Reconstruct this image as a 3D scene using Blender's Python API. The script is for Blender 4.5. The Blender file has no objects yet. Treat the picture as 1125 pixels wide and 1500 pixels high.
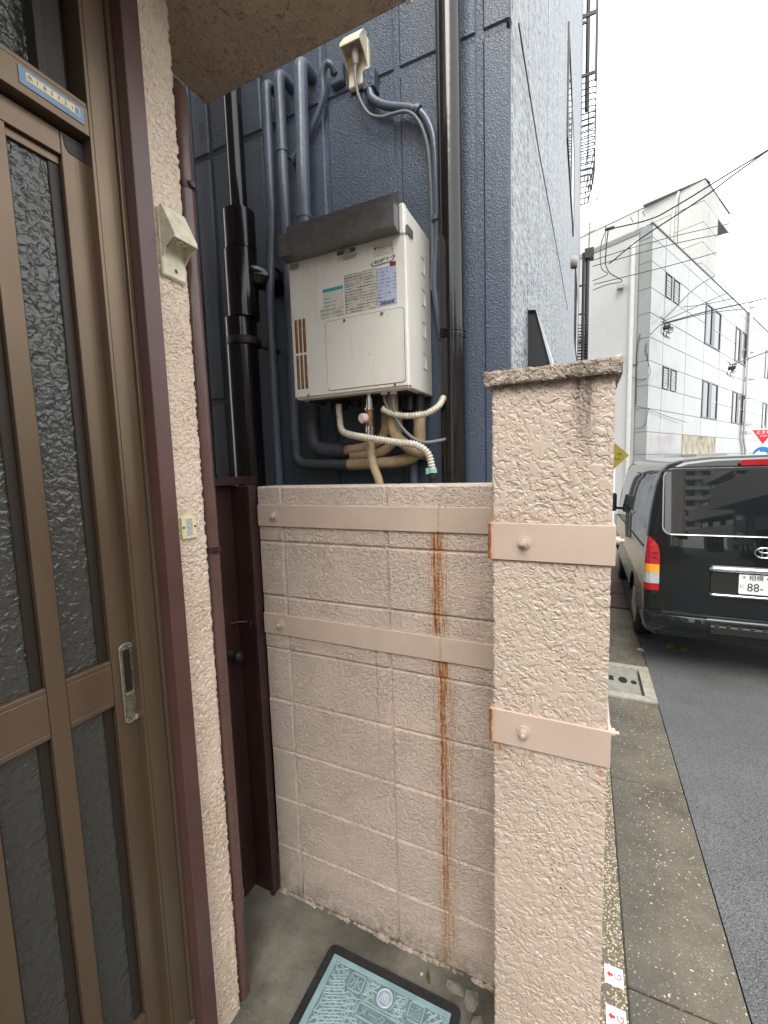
import bpy, bmesh, math, random
from mathutils import Vector, Matrix
random.seed(7)
R = math.radians
S = bpy.context.scene
COL = S.collection

# ------------------------------------------------------------------ camera
H = 1.66
cam_d = bpy.data.cameras.new("camera"); cam = bpy.data.objects.new("camera", cam_d); COL.objects.link(cam)
S.camera = cam
cam_d.sensor_fit = 'HORIZONTAL'; cam_d.sensor_width = 36.0
cam_d.lens = 637.137 / 1125 * 36.0
cam_d.clip_start = 0.02; cam_d.clip_end = 2000
pitch, roll, yaw = R(5.893), R(-1.7194), R(25.016)
fwd = Vector((-math.sin(yaw) * math.cos(pitch), math.cos(yaw) * math.cos(pitch), -math.sin(pitch)))
rgt = Vector((math.cos(yaw), math.sin(yaw), 0)); up = rgt.cross(fwd)
r2 = rgt * math.cos(roll) + up * math.sin(roll); u2 = -rgt * math.sin(roll) + up * math.cos(roll)
M = Matrix((r2, u2, -fwd)).transposed().to_4x4(); M.translation = (0, 0, H)
cam.matrix_world = M

# ------------------------------------------------------------------ sky, sun, exposure (overcast)
SUN_EL, SUN_AZ = R(50), R(172)          # azimuth from +Y towards +X: over the street
W = bpy.data.worlds.new("World"); S.world = W; W.use_nodes = True
nt = W.node_tree; nt.nodes.clear()
sky = nt.nodes.new('ShaderNodeTexSky'); sky.sky_type = 'NISHITA'; sky.sun_disc = False
sky.sun_elevation = SUN_EL; sky.sun_rotation = SUN_AZ; sky.dust_density = 4.0; sky.air_density = 1.5; sky.ozone_density = 1.0
hs = nt.nodes.new('ShaderNodeHueSaturation'); hs.inputs['Saturation'].default_value = 0.13
mx = nt.nodes.new('ShaderNodeMix'); mx.data_type = 'RGBA'; mx.inputs[0].default_value = 0.72
mx.inputs[7].default_value = (9.6, 9.75, 9.9, 1)       # the even cloud deck
bg = nt.nodes.new('ShaderNodeBackground'); bg.inputs[1].default_value = 0.15
wo = nt.nodes.new('ShaderNodeOutputWorld')
nt.links.new(sky.outputs[0], hs.inputs['Color']); nt.links.new(hs.outputs[0], mx.inputs[6])
nt.links.new(mx.outputs[2], bg.inputs[0]); nt.links.new(bg.outputs[0], wo.inputs[0])
sd = bpy.data.lights.new("sun", 'SUN'); sd.energy = 1.15; sd.angle = R(32); sd.color = (1.0, 0.97, 0.92)
so = bpy.data.objects.new("sun", sd); COL.objects.link(so)
sdir = Vector((math.sin(SUN_AZ) * math.cos(SUN_EL), math.cos(SUN_AZ) * math.cos(SUN_EL), math.sin(SUN_EL)))
so.rotation_euler = sdir.to_track_quat('Z', 'Y').to_euler(); so.location = (6, -2, 12)
S.view_settings.view_transform = 'Standard'; S.view_settings.look = 'None'
S.view_settings.gamma = 1.0; S.view_settings.use_curve_mapping = False
S.view_settings.exposure = 1.12
S.render.engine = 'CYCLES'
S.cycles.use_denoising = True
S.cycles.max_bounces = 8; S.cycles.diffuse_bounces = 5
S.cycles.caustics_reflective = False; S.cycles.caustics_refractive = False

# ------------------------------------------------------------------ material helpers
class NT:
    def __init__(s, name):
        s.m = bpy.data.materials.new(name); s.m.use_nodes = True; s.t = s.m.node_tree
        s.b = s.t.nodes['Principled BSDF']; s.o = s.t.nodes['Material Output']
        s._p = None
    def n(s, typ, **kw):
        x = s.t.nodes.new(typ)
        for k, v in kw.items():
            if k.startswith('i_'):
                key = k[2:]
                x.inputs[int(key) if key.isdigit() else key].default_value = v
            else: setattr(x, k, v)
        return x
    def l(s, a, b): s.t.links.new(a, b)
    def pos(s):
        if s._p is None: s._p = s.n('ShaderNodeNewGeometry').outputs['Position']
        return s._p
    def scaled(s, v):
        k = s.n('ShaderNodeVectorMath', operation='MULTIPLY'); s.l(s.pos(), k.inputs[0]); k.inputs[1].default_value = v
        return k.outputs[0]
    def noise(s, scale, detail=2, rough=.5, dist=0, vec=None):
        x = s.n('ShaderNodeTexNoise'); x.inputs['Scale'].default_value = scale; x.inputs['Detail'].default_value = detail
        x.inputs['Roughness'].default_value = rough; x.inputs['Distortion'].default_value = dist
        s.l(vec if vec is not None else s.pos(), x.inputs['Vector']); return x.outputs['Fac']
    def voro(s, scale, feature='F1', vec=None, out='Distance', rand=1):
        x = s.n('ShaderNodeTexVoronoi', feature=feature); x.inputs['Scale'].default_value = scale
        x.inputs['Randomness'].default_value = rand
        s.l(vec if vec is not None else s.pos(), x.inputs['Vector']); return x.outputs[out]
    def mr(s, v, a, b, c=0, d=1, smooth=False):
        x = s.n('ShaderNodeMapRange'); x.clamp = True
        if smooth: x.interpolation_type = 'SMOOTHSTEP'
        s.l(v, x.inputs[0])
        for i, q in enumerate((a, b, c, d)): x.inputs[i + 1].default_value = q
        return x.outputs[0]
    def math(s, op, a, b=None, c=None):
        x = s.n('ShaderNodeMath', operation=op)
        for i, q in enumerate((a, b, c)):
            if q is None: continue
            if isinstance(q, (int, float)): x.inputs[i].default_value = q
            else: s.l(q, x.inputs[i])
        return x.outputs[0]
    def mix(s, f, a, b):
        x = s.n('ShaderNodeMix'); x.data_type = 'RGBA'
        for i, q in ((0, f), (6, a), (7, b)):
            if isinstance(q, (int, float)): x.inputs[i].default_value = q
            elif isinstance(q, tuple): x.inputs[i].default_value = q + (1,) if len(q) == 3 else q
            else: s.l(q, x.inputs[i])
        return x.outputs[2]
    def sep(s, v=None):
        x = s.n('ShaderNodeSeparateXYZ'); s.l(v if v is not None else s.pos(), x.inputs[0]); return x.outputs
    def col(s, c):
        if isinstance(c, tuple): s.b.inputs['Base Color'].default_value = c + (1,)
        else: s.l(c, s.b.inputs['Base Color'])
    def rough(s, r):
        if isinstance(r, (int, float)): s.b.inputs['Roughness'].default_value = r
        else: s.l(r, s.b.inputs['Roughness'])
    def bump(s, h, dist=.002, strength=1.0):
        x = s.n('ShaderNodeBump'); x.inputs['Distance'].default_value = dist; x.inputs['Strength'].default_value = strength
        s.l(h, x.inputs['Height']); s.l(x.outputs[0], s.b.inputs['Normal'])
    def disp(s, h, scale, mid=.5):
        x = s.n('ShaderNodeDisplacement'); x.inputs['Scale'].default_value = scale; x.inputs['Midlevel'].default_value = mid
        s.l(h, x.inputs['Height']); s.l(x.outputs[0], s.o.inputs['Displacement']); s.m.displacement_method = 'BOTH'

MAT = {}
def simple(name, c, rough=.5, metal=0, coat=0, bump=None, var=0.0, vscale=8, spec=.5):
    t = NT(name)
    if var:
        f = t.noise(vscale, 4, .6)
        lo = tuple(max(0, q * (1 - var)) for q in c); hi = tuple(min(1, q * (1 + var)) for q in c)
        t.col(t.mix(t.mr(f, .3, .7), lo, hi))
    else: t.col(c)
    t.rough(rough); t.b.inputs['Metallic'].default_value = metal; t.b.inputs['Coat Weight'].default_value = coat
    t.b.inputs['Coat Roughness'].default_value = .03
    t.b.inputs['Specular IOR Level'].default_value = spec
    if bump: t.bump(t.noise(bump[0], 3, .6), bump[1])
    MAT[name] = t.m; return t.m

def paint_stucco(name, base, s1, s2, depth, disp=False, rough=.42, stains=None, lo=.40, hi=.56, dist=.9, pit=.72, pits=.22):
    """knocked-down textured paint: flattened islands with wrinkles between"""
    t = NT(name)
    w = t.noise(14, 2, .5); 
    big = t.noise(s1, 1.6, .5, dist)
    isl = t.mr(big, lo, hi, 0, 1, True)
    fine = t.noise(s2, 1.5, .5, .5)
    inv = t.math('SUBTRACT', 1.0, isl)
    finew = t.math('MULTIPLY', t.math('MULTIPLY', t.mr(fine, .3, .7), t.math('ADD', t.math('MULTIPLY', inv, .8), .2)), .8)
    h = t.math('ADD', t.math('MULTIPLY', isl, .75), t.math('MULTIPLY', finew, .55))
    h = t.math('ADD', t.math('MULTIPLY', t.math('SUBTRACT', h, .6), t.mr(t.noise(9, 2, .5), .32, .66, .55, 1.25)), .6)
    c = t.mix(t.mr(t.noise(5, 5, .6), .3, .7), tuple(q * .93 for q in base), tuple(min(1, q * 1.05) for q in base))
    c = t.mix(t.mr(t.noise(55, 3, .6), .56, .75, 0, pits), c, tuple(q * pit for q in base))
    if stains: c = stains(t, c)
    t.col(c); t.rough(t.mr(w, .3, .7, rough - .05, rough + .1))
    if disp: t.disp(h, depth, .5)
    else: t.bump(h, depth)
    MAT[name] = t.m; return t

PINK = (.53, .428, .352)
def gauss(t, v, c, w):            # exp(-((v-c)/w)^2)
    d = t.math('DIVIDE', t.math('SUBTRACT', v, c), w)
    return t.math('POWER', 2.718, t.math('MULTIPLY', t.math('MULTIPLY', d, d), -1))
def rust_wall(t, c):
    x, y, z = t.sep()
    wob = t.math('MULTIPLY', t.math('SUBTRACT', t.noise(16, 4, .65, 0, t.scaled((.3, .3, 1))), .5), .016)
    drift = t.mr(z, 1.02, 1.15, .398, .412)          # the run leans a little under the upper band
    xx = t.math('ADD', t.math('ADD', x, wob), drift)
    env = gauss(t, xx, .010, .027)
    str_ = t.noise(1, 4, .65, .3, t.scaled((260, 260, 9)))
    main = t.math('ADD', gauss(t, xx, 0.0, .0040), t.math('MULTIPLY', gauss(t, xx, .0115, .0026), .85))
    main = t.math('MULTIPLY', t.math('MULTIPLY', main, t.mr(t.noise(30, 4, .75), .34, .54)), 1.3)
    side = t.math('MULTIPLY', env, t.mr(str_, .47, .62))
    brk = t.mr(t.noise(26, 3, .6), .25, .5, .45, 1)
    m = t.math('MULTIPLY', t.math('MAXIMUM', main, t.math('MULTIPLY', side, 1.0)), brk)
    zz = t.math('ADD', t.mr(z, .05, .55, .30, .85), t.mr(z, .80, 1.05, 0, .3))
    upper = t.math('MULTIPLY', t.math('GREATER_THAN', z, 1.11), .85)
    lower = t.math('LESS_THAN', z, 1.068)
    m = t.math('MULTIPLY', t.math('MULTIPLY', m, zz), t.math('ADD', upper, lower))
    m = t.math('MULTIPLY', m, t.math('LESS_THAN', z, 1.462)); m = t.math('MINIMUM', t.math('MULTIPLY', m, 1.25), 1)
    m = t.math('MINIMUM', t.math('ADD', m, t.math('MULTIPLY', t.math('MULTIPLY', gauss(t, z, 1.062, .012), gauss(t, xx, .006, .034)), t.mr(t.noise(60, 4, .7), .34, .6, 0, .9))), 1)
    rc = t.mix(t.noise(40, 3), (.46, .145, .014), (.20, .058, .010))
    halo = t.math('MULTIPLY', gauss(t, xx, .012, .028), t.math('MULTIPLY', t.mr(t.noise(1, 3, .6, 0, t.scaled((120, 120, 5))), .36, .62), .6))
    halo = t.math('MULTIPLY', halo, t.math('LESS_THAN', z, 1.462))
    c = t.mix(halo, c, (.46, .27, .09)); c = t.mix(m, c, rc)
    faint = t.math('MULTIPLY', gauss(t, t.math('ADD', x, t.math('MULTIPLY', wob, .35)), -.619, .0022),
                   t.math('MULTIPLY', t.math('LESS_THAN', z, 1.065), t.mr(z, .62, 1.0, 0, .55)))
    c = t.mix(faint, c, (.22, .11, .06))
    foot_dark = t.math('MULTIPLY', t.mr(z, .0, .12, 1, 0), t.mr(t.noise(22, 5, .7), .40, .62, 0, .8))  # patchy darkening, strongest at the foot of the wall
    c = t.mix(foot_dark, c, (.10, .085, .065))
    mild = t.math('MULTIPLY', t.math('MULTIPLY', gauss(t, z, 1.20, .10), t.mr(x, -.36, -.28)), t.mr(t.noise(1, 5, .65, 0, t.scaled((30, 30, 60))), .45, .7, 0, .45))
    return t.mix(mild, c, (.20, .14, .10))
def stain_pillar(t, c):
    x, y, z = t.sep()
    st = t.noise(1, 4, .65, .2, t.scaled((70, 70, 9)))
    a = t.math('MULTIPLY', t.math('ADD', gauss(t, x, -.012, .016), t.math('MULTIPLY', gauss(t, x, .006, .009), .8)), t.mr(z, 1.64, 1.80))
    a = t.math('MULTIPLY', a, t.mr(st, .32, .56, 0, .95))
    c = t.mix(a, c, (.09, .075, .055))
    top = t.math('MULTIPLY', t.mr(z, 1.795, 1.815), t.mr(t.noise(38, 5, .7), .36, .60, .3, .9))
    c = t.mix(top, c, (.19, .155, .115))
    for zb, k in ((1.546, .5), (1.060, .9)):
        m = t.math('MULTIPLY', gauss(t, z, zb - (.012 if zb < 1.2 else -.006), .012), t.math('ADD', gauss(t, x, -.162, .018), t.math('ADD', t.math('MULTIPLY', gauss(t, x, -.098, .006), .7), t.math('MULTIPLY', gauss(t, x, .034, .005), .9))))
        if zb > 1.2: m = t.math('MULTIPLY', gauss(t, z, zb, .010), t.mr(x, -.18, -.03, 1, 0))
        m = t.math('MULTIPLY', m, t.mr(t.noise(90, 4, .7), .36, .58, 0, k))
        c = t.mix(m, c, (.33, .13, .03))
    e = t.math('MULTIPLY', t.mr(x, -.178, -.168, 1, 0), t.mr(t.noise(30, 4, .6), .42, .6, 0, .5))
    return t.mix(e, c, (.45, .24, .09))
paint_stucco('pillar_stucco', PINK, 82, 185, .0036, disp=True, stains=stain_pillar, lo=.39, hi=.58, dist=.7)
paint_stucco('block_paint', (.60, .492, .412), 105, 230, .0042, stains=rust_wall, rough=.5)
def house_var(t, c):
    return t.mix(t.mr(t.noise(2.2, 4, .6), .4, .75, 0, .3), c, (.42, .31, .21))
paint_stucco('house_stucco', (.86, .71, .565), 80, 170, .0056, disp=True, stains=house_var, rough=.75, lo=.36, hi=.60, pit=.5, pits=.5)
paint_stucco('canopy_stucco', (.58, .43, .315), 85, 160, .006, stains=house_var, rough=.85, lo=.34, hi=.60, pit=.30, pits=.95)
# house_stucco on coarse faces: plain bump twin
paint_stucco('house_stucco_plain', (.80, .655, .50), 75, 160, .0045, stains=house_var, rough=.75, lo=.36, hi=.60)

simple('band_paint', (.545, .432, .352), .42, bump=(420, .0006), var=.07)
simple('bolt_paint', (.53, .42, .345), .4, bump=(300, .0008), var=.06)
t = NT('band_rusty'); x, y, z = t.sep()
c = t.mix(t.mr(t.noise(6, 4), .3, .7), (.485, .37, .30), (.56, .435, .36))
edge = t.math('MULTIPLY', t.mr(x, -.182, -.168, 1, 0), t.mr(t.noise(110, 4, .7), .34, .6, 0, .95))
c = t.mix(edge, c, (.45, .17, .04)); t.col(c); t.rough(.42); t.bump(t.noise(420, 3, .6), .0006); MAT['band_rusty'] = t.m
simple('rust', (.24, .085, .02), .9, var=.4, vscale=60, bump=(200, .002))

# blue painted wall
def blue(name, base, rough, b1, depth):
    t = NT(name)
    c = t.mix(t.mr(t.noise(3, 5, .6), .3, .7), tuple(q * .88 for q in base), tuple(q * 1.12 for q in base)); c = t.mix(t.mr(t.noise(1, 5, .65, .2, t.scaled((14, 14, .9))), .45, .75, 0, .4), c, tuple(q * .62 for q in base)); c = t.mix(t.mr(t.noise(1, 4, .6, 0, t.scaled((40, 40, 2.5))), .58, .8, 0, .3), c, tuple(q * 1.7 for q in base)); t.col(c); t.rough(rough)
    a = t.mr(t.noise(b1, 2, .5, .6), .42, .66, 0, 1, True); b = t.noise(b1 * 2.3, 2, .5)
    t.bump(t.math('ADD', a, t.math('MULTIPLY', b, .35)), depth); MAT[name] = t.m
BLUE = (.058, .078, .112)
blue('blue_panel', BLUE, .30, 170, .0007)
blue('blue_backing', BLUE, .42, 120, .001)
simple('blue_pipe', (.105, .128, .170), .30, bump=(60, .0012), var=.15, vscale=14)
simple('pipe_black', (.007, .007, .009), .16, bump=(14, .0008))
simple('pipe_dark_brown', (.012, .0115, .0115), .13, bump=(9, .001), var=.2)
t = NT('speckle_siding')
f = t.mr(t.noise(1, 3, .7, .3, t.scaled((75, 20, 95))), .46, .53)
f2 = t.mr(t.noise(1, 3, .7, 0, t.scaled((60, 22, 70))), .45, .6)
c = t.mix(t.math('MAXIMUM', f, t.math('MULTIPLY', f2, .5)), (.055, .066, .083), (.40, .425, .445)); t.col(c); t.rough(.55)
t.bump(t.noise(120, 3, .6), .0015); MAT['speckle_siding'] = t.m
simple('joint_dark', (.035, .037, .04), .8)
simple('iron_dark', (.02, .018, .018), .5, var=.3, vscale=40)
simple('hood_dark', (.012, .012, .014), .6)
simple('siding_trim', (.42, .46, .49), .5, var=.1)

# entrance door
t = NT('bronze_aluminium')
c = t.mix(t.mr(t.noise(1, 4, .6, 0, t.scaled((6, 6, .8))), .3, .7), (.150, .105, .069), (.198, .142, .093)); t.col(c)
t.b.inputs['Metallic'].default_value = .55; t.rough(t.mr(t.noise(4, 3), .3, .7, .30, .42)); t.bump(t.noise(1, 2, .5, 0, t.scaled((300, 300, 6))), .0003); MAT['bronze_aluminium'] = t.m
simple('bronze_dark', (.035, .026, .019), .45, .3)
simple('brown_paint', (.105, .052, .046), .33, bump=(90, .0005), var=.12, vscale=10)
simple('brown_pipe', (.13, .072, .062), .25, bump=(30, .0006), var=.15, vscale=10)
simple('gate_paint', (.045, .021, .019), .36, bump=(70, .0006), var=.25, vscale=9)
simple('rubber', (.012, .012, .012), .6)
t = NT('pattern_glass')
t.col((.17, .175, .16)); t.rough(.19); t.b.inputs['Transmission Weight'].default_value = .72; t.b.inputs['IOR'].default_value = 1.6
v = t.noise(66, 1, .5, .8); v2 = t.noise(150, 2, .5, .8)
t.bump(t.math('ADD', v, t.math('MULTIPLY', v2, .12)), .0062); MAT['pattern_glass'] = t.m
simple('interior', (.34, .31, .27), .8, var=.6, vscale=2.5)
simple('interior_wood', (.40, .27, .17), .6, var=.3, vscale=5)
simple('interior_bag', (.42, .30, .19), .8, var=.3, vscale=9)
t = NT('antique_brass'); n_ = t.mr(t.noise(120, 4, .7), .35, .65)
t.col(t.mix(n_, (.17, .155, .105), (.40, .37, .28))); t.b.inputs['Metallic'].default_value = .7; t.rough(.38); t.bump(t.noise(250, 3), .0006); MAT['antique_brass'] = t.m
simple('brass_edge', (.52, .49, .38), .3, .7)
simple('plate_blue', (.20, .30, .44), .4, var=.12, vscale=30)
simple('plate_white', (.72, .70, .62), .45, var=.05)
simple('plate_cream', (.78, .68, .44), .4, var=.1, vscale=60)
simple('ink', (.02, .02, .022), .6)
simple('ink_grey', (.13, .13, .13), .6)
t = NT('aged_plastic'); c = t.mix(t.mr(t.noise(28, 5, .7), .42, .7), (.83, .78, .62), (.62, .53, .34)); t.col(c); t.rough(.42); MAT['aged_plastic'] = t.m
simple('plastic_grey', (.34, .30, .28), .5)
simple('yellow_plate', (.80, .74, .40), .45, var=.05)

# heater
t = NT('heater_white'); x, y, z = t.sep()
c = t.mix(t.mr(t.noise(4, 5, .6), .35, .7), (.83, .805, .74), (.77, .74, .67))
c = t.mix(t.mr(t.noise(1, 4, .6, 0, t.scaled((60, 60, 5))), .56, .75, 0, .22), c, (.45, .38, .29))
c = t.mix(t.mr(t.noise(95, 2, .5), .70, .76, 0, .5), c, (.25, .2, .15)); t.col(c); t.rough(.33); t.bump(t.noise(240, 2), .0003); MAT['heater_white'] = t.m
t = NT('galvanised'); c = t.mix(t.mr(t.voro(55, out='Distance'), .1, .7), (.20, .203, .20), (.24, .243, .24))
c = t.mix(t.mr(t.noise(16, 5, .7), .5, .72, 0, .6), c, (.12, .118, .11)); t.col(c); t.b.inputs['Metallic'].default_value = .75; t.rough(.42); MAT['galvanised'] = t.m
simple('steel', (.55, .54, .52), .25, .9)
simple('chrome', (.75, .75, .76), .06, 1.0)
simple('brass', (.30, .17, .09), .4, .8, var=.3, vscale=60)
simple('valve_cap', (.70, .58, .53), .45)
def label_mat(name, paper, inkc, rows, cover=.52, blocks=None):
    t = NT(name)
    a = t.noise(1, 2, .7, 0, t.scaled((420, 420, rows * .23)))
    x, y, z = t.sep()
    fr = t.math('FRACT', t.math('MULTIPLY', z, rows))
    line = t.math('MULTIPLY', t.math('GREATER_THAN', fr, .30), t.math('LESS_THAN', fr, .72))
    gap = t.mr(t.noise(1, 1, .5, 0, t.scaled((38, 38, rows * .5))), .40, .46)
    m = t.math('MULTIPLY', t.math('MULTIPLY', line, gap), t.mr(a, cover - .08, cover + .08, 0, .85))
    t.col(t.mix(m, paper, inkc)); t.rough(.4); MAT[name] = t.m
label_mat('label_caution', (.62, .60, .52), (.10, .10, .10), 105, .46)
label_mat('label_spec', (.47, .52, .68), (.05, .06, .12), 88, .52)
label_mat('label_maker', (.68, .67, .60), (.13, .13, .13), 80, .50)
label_mat('label_logo', (.68, .655, .59), (.20, .19, .18), 130, .5)
simple('teal', (.06, .34, .42), .4, var=.1, vscale=80); simple('maroon', (.20, .035, .06), .4); simple('slot_rust', (.30, .14, .055), .8, var=.45, vscale=45)
simple('slot_dark', (.03, .02, .015), .9)
t = NT('lagging_tape'); x, y, z = t.sep()
c = t.mix(t.mr(t.noise(30, 5, .7), .35, .7), (.47, .36, .22), (.34, .245, .14)); t.col(c); t.rough(.55); t.bump(t.noise(160, 3), .0008); MAT['lagging_tape'] = t.m
simple('pipe_fabric_grey', (.062, .068, .078), .5, var=.25, vscale=30, bump=(140, .001))
simple('hose_cream', (.56, .52, .42), .4, var=.2, vscale=40)
simple('cable_grey', (.16, .165, .17), .5); simple('cable_blue', (.13, .155, .20), .4, var=.1)
simple('cable_black', (.012, .012, .013), .5); simple('clip_cyan', (.25, .55, .50), .4)
simple('under_black', (.015, .014, .013), .6)

# ground
t = NT('yard_concrete')
c = t.mix(t.mr(t.noise(6, 6, .65), .34, .68), (.125, .117, .092), (.25, .236, .19))
c = t.mix(t.mr(t.noise(2.6, 4, .6, .6), .46, .64, 0, .8), c, (.062, .059, .047))
c = t.mix(t.mr(t.noise(60, 4, .7), .55, .72, 0, .5), c, (.06, .055, .045))
c = t.mix(t.mr(t.voro(120), .0, .16, .35, 0), c, (.5, .46, .38))
t.col(c); t.rough(.85); t.bump(t.math('ADD', t.noise(30, 5, .7), t.math('MULTIPLY', t.noise(240, 3, .6), .35)), .005); MAT['yard_concrete'] = t.m
t = NT('gutter_concrete')
sp = t.mr(t.voro(48, rand=1), .14, .24, 1, 0); keep = t.mr(t.noise(40, 2), .48, .56)
sp2 = t.mr(t.voro(110), .2, .34, 1, 0); keep2 = t.mr(t.noise(80, 2), .48, .56)
x, y, z = t.sep()
c = t.mix(t.mr(t.noise(3.5, 6, .65), .35, .68), (.088, .077, .057), (.165, .147, .11))
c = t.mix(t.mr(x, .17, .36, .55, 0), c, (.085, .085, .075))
c = t.mix(t.math('MULTIPLY', sp2, t.math('MULTIPLY', keep2, .75)), c, (.36, .32, .25))
c = t.mix(t.math('MULTIPLY', sp, t.math('MULTIPLY', keep, t.mr(x, .17, .32, .25, .95))), c, (.60, .55, .46))
t.col(c); t.rough(.9); t.bump(t.math('ADD', t.noise(150, 3, .6), t.math('MULTIPLY', sp, .6)), .003); MAT['gutter_concrete'] = t.m
t = NT('pebble_wash')
v = t.voro(115); vc = t.n('ShaderNodeTexVoronoi'); vc.inputs['Scale'].default_value = 115; t.l(t.pos(), vc.inputs['Vector'])
hsv = t.n('ShaderNodeSeparateColor'); t.l(vc.outputs['Color'], hsv.inputs[0])
c = t.mix(t.mr(hsv.outputs[0], .1, .9), (.18, .13, .075), (.72, .62, .44)); c = t.mix(t.mr(v, .35, .62), c, (.15, .125, .09)); t.col(c); t.rough(.7)
t.bump(t.mr(v, 0, .7, 1, 0), .004); MAT['pebble_wash'] = t.m
t = NT('asphalt')
v = t.voro(105); c = t.mix(t.mr(t.noise(2.0, 5, .6), .3, .7), (.088, .089, .091), (.135, .135, .137))
c = t.mix(t.mr(t.noise(130, 2, .6), .54, .66, 0, .7), c, (.25, .25, .245)); c = t.mix(t.mr(t.noise(95, 2, .6), .36, .46, .55, 0), c, (.03, .03, .032)); t.col(c); t.rough(.8)
t.bump(t.math('ADD', t.mr(v, 0, .6, 1, 0), t.noise(60, 3)), .004); MAT['asphalt'] = t.m
simple('sump_concrete', (.36, .34, .27), .85, bump=(160, .002), var=.25, vscale=14)
simple('sump_lid', (.27, .265, .22), .8, bump=(160, .0015), var=.18, vscale=12)
simple('soil', (.06, .05, .04), .95, var=.4, vscale=20, bump=(80, .01))
simple('ramp_iron', (.075, .040, .030), .6, var=.3, vscale=14)
t = NT('meter_lid'); c = t.mix(t.mr(t.noise(9, 5, .6), .35, .7), (.22, .345, .375), (.33, .47, .50)); t.col(c); t.rough(.5); t.bump(t.noise(300, 3), .0004); MAT['meter_lid'] = t.m
t = NT('meter_lid_low'); c = t.mix(t.mr(t.noise(26, 5, .7), .35, .62), (.13, .19, .19), (.19, .275, .28)); t.col(c); t.rough(.75); MAT['meter_lid_low'] = t.m
simple('meter_rib', (.33, .45, .46), .5, var=.18, vscale=22); simple('meter_roundel', (.27, .40, .53), .45, var=.1, vscale=60)
simple('meter_frame', (.018, .018, .02), .6, bump=(120, .0008), var=.5, vscale=60)

# van
t = NT('van_paint'); t.col((.004, .0065, .0065)); t.rough(.3); t.b.inputs['Specular IOR Level'].default_value = .1; t.b.inputs['Coat Weight'].default_value = 1.0; t.b.inputs['Coat Roughness'].default_value = .02; MAT['van_paint'] = t.m
t = NT('van_glass'); t.col((.012, .013, .014)); t.rough(.015); t.b.inputs['Specular IOR Level'].default_value = .9; MAT['van_glass'] = t.m
simple('van_trim', (.012, .012, .012), .5); simple('lens_red', (.36, .004, .010), .12, coat=.6); simple('lens_red_dark', (.22, .004, .008), .12, coat=.6)
simple('lens_orange', (.85, .30, .02), .15, coat=.5, var=.4, vscale=90); simple('lens_clear', (.42, .43, .44), .12, coat=.6, var=.25, vscale=90)
simple('van_alloy', (.42, .42, .43), .3, .6); simple('tyre', (.014, .014, .014), .75)
simple('plate_number', (.80, .80, .77), .4); simple('plate_green', (.02, .12, .05), .5)

# white building and background
t = NT('enamel_panel'); c = t.mix(t.mr(t.noise(.6, 4, .6), .3, .7), (.22, .227, .216), (.27, .277, .266))
c = t.mix(t.mr(t.noise(1, 4, .65, .2, t.scaled((3, 3, .5))), .52, .75, 0, .35), c, (.19, .186, .155)); t.col(c); t.rough(.2)
t.bump(t.noise(1.1, 2, .4, .5), .05, .35); MAT['enamel_panel'] = t.m
t = NT('plaster_lit_enamel'); c = t.mix(t.mr(t.noise(.7, 5, .65), .3, .7), (.42, .418, .40), (.48, .48, .46)); t.col(c); t.rough(.8); MAT['plaster_lit_enamel'] = t.m
simple('panel_joint', (.20, .20, .185), .8); simple('white_pipe', (.52, .52, .49), .5, var=.08)
simple('window_frame', (.022, .024, .028), .35); simple('window_glass', (.035, .042, .05), .04, spec=.5)
simple('louvre', (.30, .34, .36), .25); simple('coping_grey', (.22, .22, .21), .6)
simple('stained_concrete', (.34, .31, .24), .8, var=.45, vscale=3)
simple('white_paint', (.78, .78, .76), .5); simple('sign_red', (.62, .012, .03), .4); simple('sign_blue', (.015, .16, .45), .4)
simple('sign_yellow', (.26, .20, .022), .5, var=.25, vscale=20); simple('sign_ink', (.10, .085, .03), .6)
simple('facade_beige', (.50, .47, .42), .8, var=.15, vscale=1.5); simple('facade_grey', (.33, .33, .33), .8, var=.15, vscale=1.5)
simple('facade_brown', (.24, .16, .12), .8, var=.15, vscale=1.5); simple('balcony_white', (.62, .62, .60), .7)
simple('leaf_yellow', (.36, .24, .05), .7); simple('leaf_green', (.06, .085, .03), .6); simple('stone', (.42, .39, .33), .85, var=.25, vscale=60)
simple('rubble', (.19, .175, .14), .9, var=.35, vscale=40, bump=(90, .004))

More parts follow.
